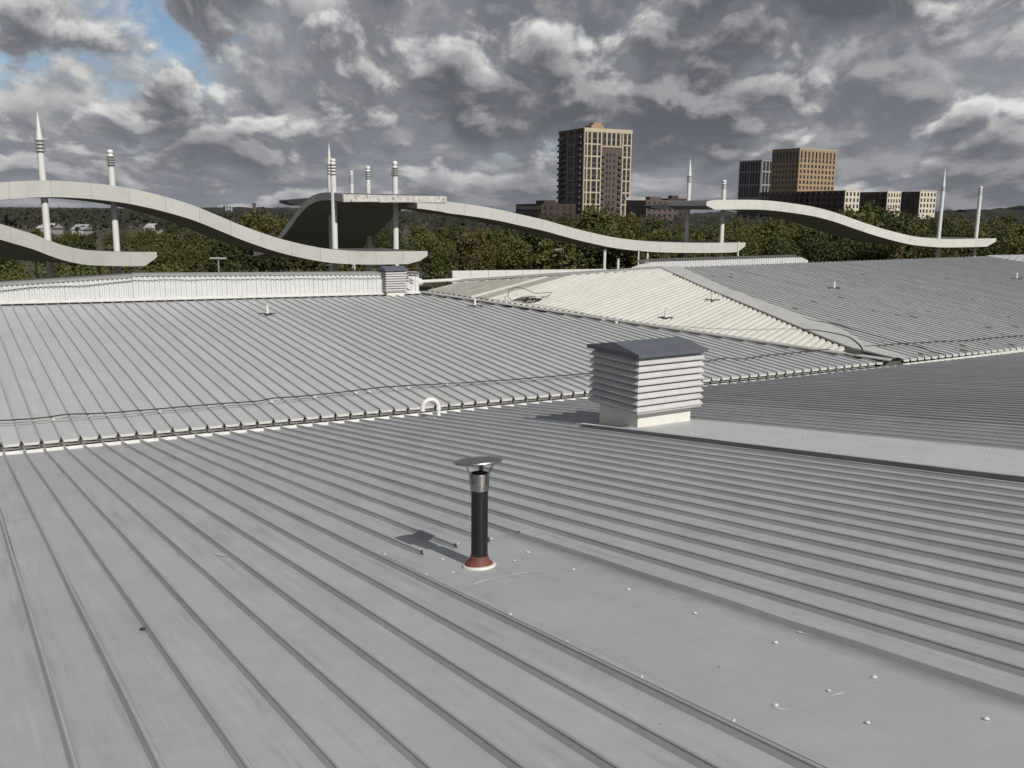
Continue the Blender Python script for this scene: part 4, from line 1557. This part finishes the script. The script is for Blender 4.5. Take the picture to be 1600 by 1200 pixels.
TV = []
for s_, (rx, rz, h) in enumerate(((3.0, 3.6, 8.6), (2.6, 3.9, 9.0), (3.6, 3.2, 8.0), (2.3, 3.0, 7.0), (3.2, 3.9, 9.2), (2.0, 2.4, 5.6), (4.0, 3.7, 9.4))):
    cz = h - rz * .97
    TV.append((crown_mesh(40 + s_, rx, rz, 46 + 6 * s_, 62, .40), trunk_mesh(60 + s_, h, rx, rz, cz), h, cz))
TREE_LAB = {'near': 'leafy tree at the front of the wooded belt behind the canopies',
            'mid': 'leafy tree in the middle of the wooded belt behind the canopies',
            'far': 'distant tree at the back of the wooded belt below the skyline'}
tr_n = [0]


def tree(x, y, top, kind, rr, var=None):
    """top: crown height above ground"""
    c_me, t_me, h, cz = TV[var if var is not None else rr.randrange(len(TV))]
    s_ = top / h
    t = bpy.data.objects.new('tree', None)
    col.objects.link(t)
    t.location = (x, y, 0)
    t.rotation_euler = (0, 0, rr.uniform(0, 6.28))
    sw = s_ * rr.uniform(.95, 1.3)
    t.scale = (sw, sw, s_)
    tag(t, TREE_LAB[kind], 'tree', 'trees of the wooded belt, ' + kind)
    c = bpy.data.objects.new('crown', c_me)
    col.objects.link(c)
    c.parent = t
    c.location = (0, 0, cz)
    q = bpy.data.objects.new('trunk', t_me)
    col.objects.link(q)
    q.parent = t
    tr_n[0] += 1
    return t


def top_line(u):
    """skyline of the belt in the photograph, as picture height"""
    pts = [(-400, 352), (0, 352), (100, 356), (200, 352), (300, 350), (360, 346), (390, 328), (425, 326), (450, 336), (520, 350), (640, 352), (700, 345), (760, 340), (800, 336), (850, 334), (880, 333), (915, 328), (945, 325),
           (985, 329), (1020, 332), (1060, 336), (1110, 338), (1160, 336), (1230, 333), (1300, 330), (1360, 320), (1400, 323), (1440, 330), (1480, 331), (1510, 334), (1560, 330), (1600, 334), (2100, 334)]
    for (a, b), (c, d) in zip(pts[:-1], pts[1:]):
        if a <= u <= c:
            return b + (d - b) * (u - a) / (c - a)
    return 345


rr = random.Random(21)
for (y0, kind, step, lowset) in ((101, 'near', 60, 26), (116, 'near', 52, 18), (138, 'mid', 46, 10), (170, 'mid', 44, 4), (215, 'far', 40, 0)):
    u = -190 + rr.uniform(0, 30)
    while u < 1800:
        y = y0 + rr.uniform(-6, 8) + max(0, (u - 900) * .012)
        v = top_line(u) + lowset + rr.uniform(-2, 9)
        if rr.random() < .12:
            v += 12
        p = at(u, v, y)
        top = max(3.5, min(14.0, p.z))
        tree(p.x, p.y, top, kind, rr)
        u += step * rr.uniform(.7, 1.3) * (1 if u < 1750 else 2)
# one taller crown showing left of the arched canopy, and a few crowns filling the gap under it
for u, v, y in ((402, 322, 112), (425, 328, 108), (388, 331, 118), (930, 324, 128), (952, 322, 134), (1365, 318, 130), (1390, 320, 124), (1345, 326, 118)):
    p = at(u, v, y)
    tree(p.x, p.y, p.z, 'near', rr)
# shrubs at the foot of the belt, one dense mass
sh = []
for q in range(120):
    u = rr.uniform(-150, 1750)
    y = rr.uniform(88, 97) + max(0, (u - 900) * .016)
    sh.append((at(u, 400, y).x, y, rr.uniform(2.2, 3.8)))
vv, ff = [], []
for x, y, hh in sh:
    n_leaf = 130
    for _ in range(n_leaf):
        d = V((rr.gauss(0, 1), rr.gauss(0, 1), abs(rr.gauss(0, 1)))).normalized()
        p = V((x, y, hh * .3)) + V((d.x * 2.4, d.y * 1.6, d.z * hh * .7)) * rr.uniform(.6, 1.05)
        sz = rr.uniform(.22, .5)
        a = V((rr.gauss(0, 1), rr.gauss(0, 1), rr.gauss(0, 1))).normalized()
        b = a.orthogonal().normalized()
        n = len(vv)
        vv += [p - a * sz * .5, p + b * sz * .35, p + a * sz * .5, p - b * sz * .35]
        ff.append((n, n + 1, n + 2, n + 3))
o = mesh('shrub_layer', vv, ff, LEAF)
o['kind'] = 'stuff'
tag(o, 'dense dark undergrowth along the foot of the wooded belt', 'undergrowth')
# distant woodland between the belt and the hills, one mass
vv, ff = [], []
for q in range(2600):
    y = rr.uniform(260, 900)
    x = rr.uniform(-.72, .75) * y
    hh = rr.uniform(4.5, 8.6) + (2.0 if x > .42 * y else 0)
    for _ in range(14):
        d = V((rr.gauss(0, 1), rr.gauss(0, 1), abs(rr.gauss(0, .8)))).normalized()
        p = V((x, y, hh * .35)) + V((d.x * 4.2, d.y * 4.2, d.z * hh * .62))
        sz = rr.uniform(.9, 2.2)
        a = V((rr.gauss(0, 1), rr.gauss(0, .6), rr.gauss(0, 1))).normalized()
        b = a.orthogonal().normalized()
        n = len(vv)
        vv += [p - a * sz * .5, p + b * sz * .4, p + a * sz * .5, p - b * sz * .4]
        ff.append((n, n + 1, n + 2, n + 3))
o = mesh('distant_woodland', vv, ff, mat('distant_leaves', (0.022, 0.024, 0.015), 0.95, 0.4, 0.05))
o['kind'] = 'stuff'
tag(o, 'far dark woodland between the belt and the hills', 'woodland')

# ------------------------------------------------------------------ far buildings


class Bld:
    """a block seen on one corner: right face runs right and away, left face left and away"""
    def __init__(s, name, label, u, y, phi, wr, wl, vtop, body, cat='building'):
        p = at(u, vtop, y)
        s.h = p.z
        s.q = V((p.x, p.y, 0))
        c, n = math.cos(R(phi)), math.sin(R(phi))
        s.R, s.L = V((c, n, 0)), V((-n, c, 0))
        s.wr, s.wl = wr, wl
        s.t = thing(name, label, cat, s.q)
        k = MB()
        k.box(s.q, s.R, s.L, Z, 0, wr, 0, wl, 0, s.h)
        k.build('wall', body, s.t)

    def face(s, f, a0, a1, z0, z1, o0, o1, name, m, parent=None, src=None):
        """a block on face f ('R' or 'L'), a along the face from the corner, o outward"""
        d, n = (s.R, -s.L) if f == 'R' else (s.L, -s.R)
        k = MB()
        if f == 'R':
            k.box(s.q, d, n, Z, a0, a1, o0, o1, z0, z1)
        else:
            k.box(s.q, d, n, Z, a0, a1, o0, o1, z0, z1)
        return k.build(name, m, parent or s.t)

    def windows(s, f, cols, rows, w, h, m=GLASS, o=.05, name='window'):
        """cols: distances along the face, rows: sill heights; every window one object sharing one mesh"""
        d, n = (s.R, -s.L) if f == 'R' else (s.L, -s.R)
        base = None
        for a in cols:
            for z in rows:
                if base is None:
                    base = s.face(f, a, a + w, z, z + h, -.1, o, name, m)
                    a0, z0 = a, z
                else:
                    c = base.copy()
                    col.objects.link(c)
                    c.location = d * (a - a0) + Z * (z - z0)


# tan tower
B = Bld('apartment_tower', 'tall tan brick tower with balconies and a dark central recess', 913, 512, 25, 30.5, 29, 201, BRICKB)
FH = 3.22
nf = int(B.h / FH)
z_of = lambda j: B.h - 1.6 - (j + 1) * FH
W_ = B.wr
for f in (.0, .054, .14, .26, .34, .79, .88, .965):
    B.face('R', W_ * f, W_ * f + (.75 if f else .5), 0, B.h, .02, .38, 'pier', BRICKT)
for f in (.45, .545, .64, .735):
    B.face('R', W_ * f, W_ * f + .8, B.h - 8.6, B.h, .02, .38, 'pier', BRICKT)
B.face('R', 0, W_, B.h - 1.5, B.h + .6, .02, .34, 'parapet', BRICKT)
for (a, b) in ((.0, .36), (.79, .985)):
    for j in range(0, nf, 2):
        B.face('R', W_ * a, W_ * b, z_of(j) - 3.4, z_of(j) - 2.7, .02, .30, 'spandrel', BRICKT)
B.face('R', W_ * .36, W_ * .785, B.h - 9.2, B.h - 8.5, .02, .34, 'spandrel', BRICKT)
cols = [W_ * f for f in (.085, .18, .215, .295, .83, .915)]
B.windows('R', cols, [z_of(j) + .25 for j in range(nf - 3)], 1.25, 2.3)
B.windows('R', [W_ * f for f in (.40, .49, .59, .685)], [z_of(j) + .25 for j in range(2)], 1.5, 2.3)
B.windows('R', [W_ * f for f in (.47, .535, .62)], [z_of(j) + .3 for j in range(3, nf - 3)], 1.0, 1.8, name='recess_window')
for f in (.365, .72):
    b0 = B.face('R', W_ * f, W_ * f + 1.9, z_of(3), z_of(3) + 1.15, .02, 1.1, 'balcony', BALC)
    for j in range(4, nf - 2):
        c = b0.copy()
        col.objects.link(c)
        c.location = Z * (-(j - 3) * FH)
for a in (.0, .33, .60):
    B.face('L', B.wl * a + .02, B.wl * a + .8, 0, B.h, .02, .35, 'pier', GREYF if a else BRICKB)
B.face('L', 0, B.wl, B.h - 1.2, B.h + .5, .02, .3, 'parapet', BRICKB)
for j in range(0, nf, 2):
    B.face('L', B.wl * .33, B.wl * .63, z_of(j) - 3.4, z_of(j) - 2.9, .02, .28, 'spandrel', GREYF)
B.windows('L', [B.wl * f for f in (.10, .22, .40, .50, .70, .82)], [z_of(j) + .25 for j in range(nf - 3)], 1.6, 2.2)
for f in (.06, .80):
    b0 = B.face('L', B.wl * f, B.wl * f + 5.0, z_of(0), z_of(0) + 1.2, .02, 1.5, 'balcony', BALC)
    for j in range(1, nf - 2):
        c = b0.copy()
        col.objects.link(c)
        c.location = Z * (-j * FH)
k = MB()
k.box(B.q, B.R, B.L, Z, W_ + .02, W_ + 1.5, 3, 9, z_of(0), z_of(0) + 1.2)
b0 = k.build('balcony', BALC, B.t)
for j in range(1, nf - 2):
    c = b0.copy()
    col.objects.link(c)
    c.location = Z * (-j * FH)
k = MB()
k.box(B.q, B.R, B.L, Z, 9, 17, 8, 15, B.h, B.h + 3.2)
k.box(B.q, B.R, B.L, Z, 11, 16, 9, 14, B.h + 3.2, B.h + 4.6)
k.build('plant_room', BRICKO, B.t)

# brown block and its dark neighbour
B = Bld('apartment_block', 'square orange-brown brick block with a regular grid of windows', 1250, 560, 33, 34.0, 21, 232.5, BRICKO)
zr = [B.h - 7.6 - j * 3.15 for j in range(11)]
B.windows('R', [1.2 + j * 3.3 for j in range(10)], zr, 1.6, 1.9)
B.windows('R', [1.2 + j * 3.3 for j in range(10)], [B.h - 5.4], 1.5, 4.2, name='top_window')
B.windows('L', [.9 + j * 2.5 for j in range(8)], zr, 1.3, 1.9)
B.windows('L', [.9 + j * 2.5 for j in range(8)], [B.h - 5.4], 1.7, 4.2, name='top_window')
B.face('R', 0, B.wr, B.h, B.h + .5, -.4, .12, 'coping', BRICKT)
B.face('L', 0, B.wl, B.h, B.h + .5, -.4, .12, 'coping', BRICKB)  # browner than the sunlit coping: the side's shade is put into the colour
B = Bld('apartment_block', 'charcoal block with a pale grey frame left of the orange-brown block', 1191, 615, 30, 12, 20, 249.5, DARKB)
for a in (0, .125, .25, .375, .5, .62, .75, .87, .975):
    B.face('L', B.wl * a, B.wl * a + (.9 if a in (0, .5, .975) else .45), 0, B.h, .02, .4, 'frame_post', GREYF)
for z in (B.h - .9, B.h - 8, B.h - 16.5, B.h - 25, B.h - 33.5):
    B.face('L', 0, B.wl, z, z + .9, .02, .34, 'frame_beam', GREYF)
    B.face('R', 0, B.wr, z, z + .9, .02, .34, 'frame_beam', GREYF)
for a in (0, .25, .5, .75, .95):
    B.face('R', B.wr * a, B.wr * a + .7, 0, B.h, .02, .4, 'frame_post', GREYF)
B.windows('R', [1.0, 4.0, 7.0, 10.0], [B.h - 3.2 - j * 3.1 for j in range(9)], 1.6, 2.2)
B.windows('L', [1.1 + j * 2.45 for j in range(8)], [B.h - 3.2 - j * 3.1 for j in range(9)], 1.5, 2.3)


def low_block(u, y, phi, wr, wl, vtop, label, left, cols, lc):
    b = Bld('low_apartment_block', label, u, y, phi, wr, wl, vtop, left)
    b.face('R', .0, b.wr, 0, b.h, .02, .12, 'front_wall', CREAMB)
    zs = [b.h - 2.7 - j * 3.0 for j in range(4)]
    b.windows('R', [b.wr * (j + .28) / cols for j in range(cols)], zs, b.wr / cols * .48, 1.9, o=.17)
    b.windows('L', [b.wl * (j + .3) / lc for j in range(lc)], zs, b.wl / lc * .45, 2.0)
    b.face('R', -.1, b.wr + .1, b.h, b.h + .45, -.3, .3, 'coping', CREAMB)
    for j in range(lc + 1):
        b.face('L', b.wl * j / lc * .98, b.wl * j / lc * .98 + .5, 0, b.h, .02, .3, 'fin', BRICKB)
    return b


low_block(1321, 470, 24, 9.6, 58, 297.5, 'long low block with dark finned side and cream end wall below the orange-brown block', BRICKB, 4, 14)
low_block(1387, 500, 24, 9.8, 30, 299.5, 'low block with cream end wall, middle of the three on the right', BRICKB, 5, 6)
low_block(1438, 520, 20, 11.5, 18, 299, 'low block with cream end wall beside the slender spiked mast', BRICKB, 5, 4)
for (u, y, phi, wr, wl, vt, lab, bm) in ((846, 420, 12, 16, 55, 318, 'long dark brick terrace block left of the tan tower', BRICKR), (1010, 470, 20, 18, 22, 312, 'low dark block with flat roof right of the tan tower', BRICKB),
                                         (1045, 500, 20, 12, 12, 310, 'small dark block beside the spiked mast right of the tan tower', BRICKR), (352, 950, 30, 7, 9, 321.5, 'small far grey tower above the long canopy', GREYF)):
    b = Bld('far_block', lab, u, y, phi, wr, wl, vt, bm)
    zs = [b.h - 2.6 - j * 3.0 for j in range(min(4, int(b.h / 3.2)))]
    b.windows('R', [1 + j * 3.0 for j in range(max(1, int(wr / 3.0)))], zs, 1.4, 1.6)
    b.windows('L', [1 + j * 3.2 for j in range(max(1, int(wl / 3.2)))], zs, 1.5, 1.6)
    k = MB()
    k.box(b.q, b.R, b.L, Z, wr * .25, wr * .6, wl * .2, wl * .5, b.h, b.h + 1.6)
    k.build('roof_housing', bm, b.t)
b = MB()
c = at(990, 309, 465)
b.box(c, X, Y, Z, -4, 6, 0, 6, -1.2, .4)
tag(b.build('white_roof_unit', PALEW), 'small bright white roof unit just right of the tan tower', 'roof unit')
# pale sheds among the trees on the left
for j, (u, v, y, w, lab) in enumerate(((68, 349, 300, 4.5, 'pale shed with pitched roof at the far left beyond the trees'), (120, 350.5, 280, 3.5, 'small pale shed right of the leftmost shed beyond the trees'),
                                       (236, 349.5, 320, 5, 'long pale shed below the long canopy beyond the trees'), (333, 347.5, 330, 4, 'pale shed under the falling part of the long canopy'))):
    p = at(u, v, y)
    t = thing('shed', lab, 'shed', V((p.x, p.y, 0)), 'pale sheds beyond the trees')
    hw = w / 2
    k = MB()
    k.box(V((p.x, p.y, 0)), X, Y, Z, -hw, hw, 0, 8, 0, p.z - 1.6)
    k.build('wall', PALEW, t)
    k = MB()
    e = [V((p.x - hw - .3, p.y - .3, p.z - 1.6)), V((p.x + hw + .3, p.y - .3, p.z - 1.6)), V((p.x + hw + .3, p.y + 8.3, p.z - 1.6)), V((p.x - hw - .3, p.y + 8.3, p.z - 1.6)), V((p.x - hw - .3, p.y + 4, p.z)), V((p.x + hw + .3, p.y + 4, p.z))]
    k.v = e
    k.f = [(0, 1, 5, 4), (2, 3, 4, 5), (1, 2, 5), (3, 0, 4)]
    k.i = [0] * 4
    k.build('roof', GREYF if j % 2 else PALEW, t)
# slim chimney on the skyline
c = at(397, 318, 480)
t = thing('chimney_stack', 'slim dark chimney on the skyline above the trees left of the arched canopy', 'chimney', V((c.x, c.y, 0)))
k = MB()
k.lathe(V((c.x, c.y, 0)), [(1.2, 0), (.9, c.z * .6), (.8, c.z)], 12)
k.build('shaft', BRICKB, t)
k = MB()
k.lathe(c, [(1.0, -.6), (1.0, .2)], 12)
k.build('rim', BRICKB, t)
print('trees', tr_n[0], 'objects', len(bpy.data.objects))
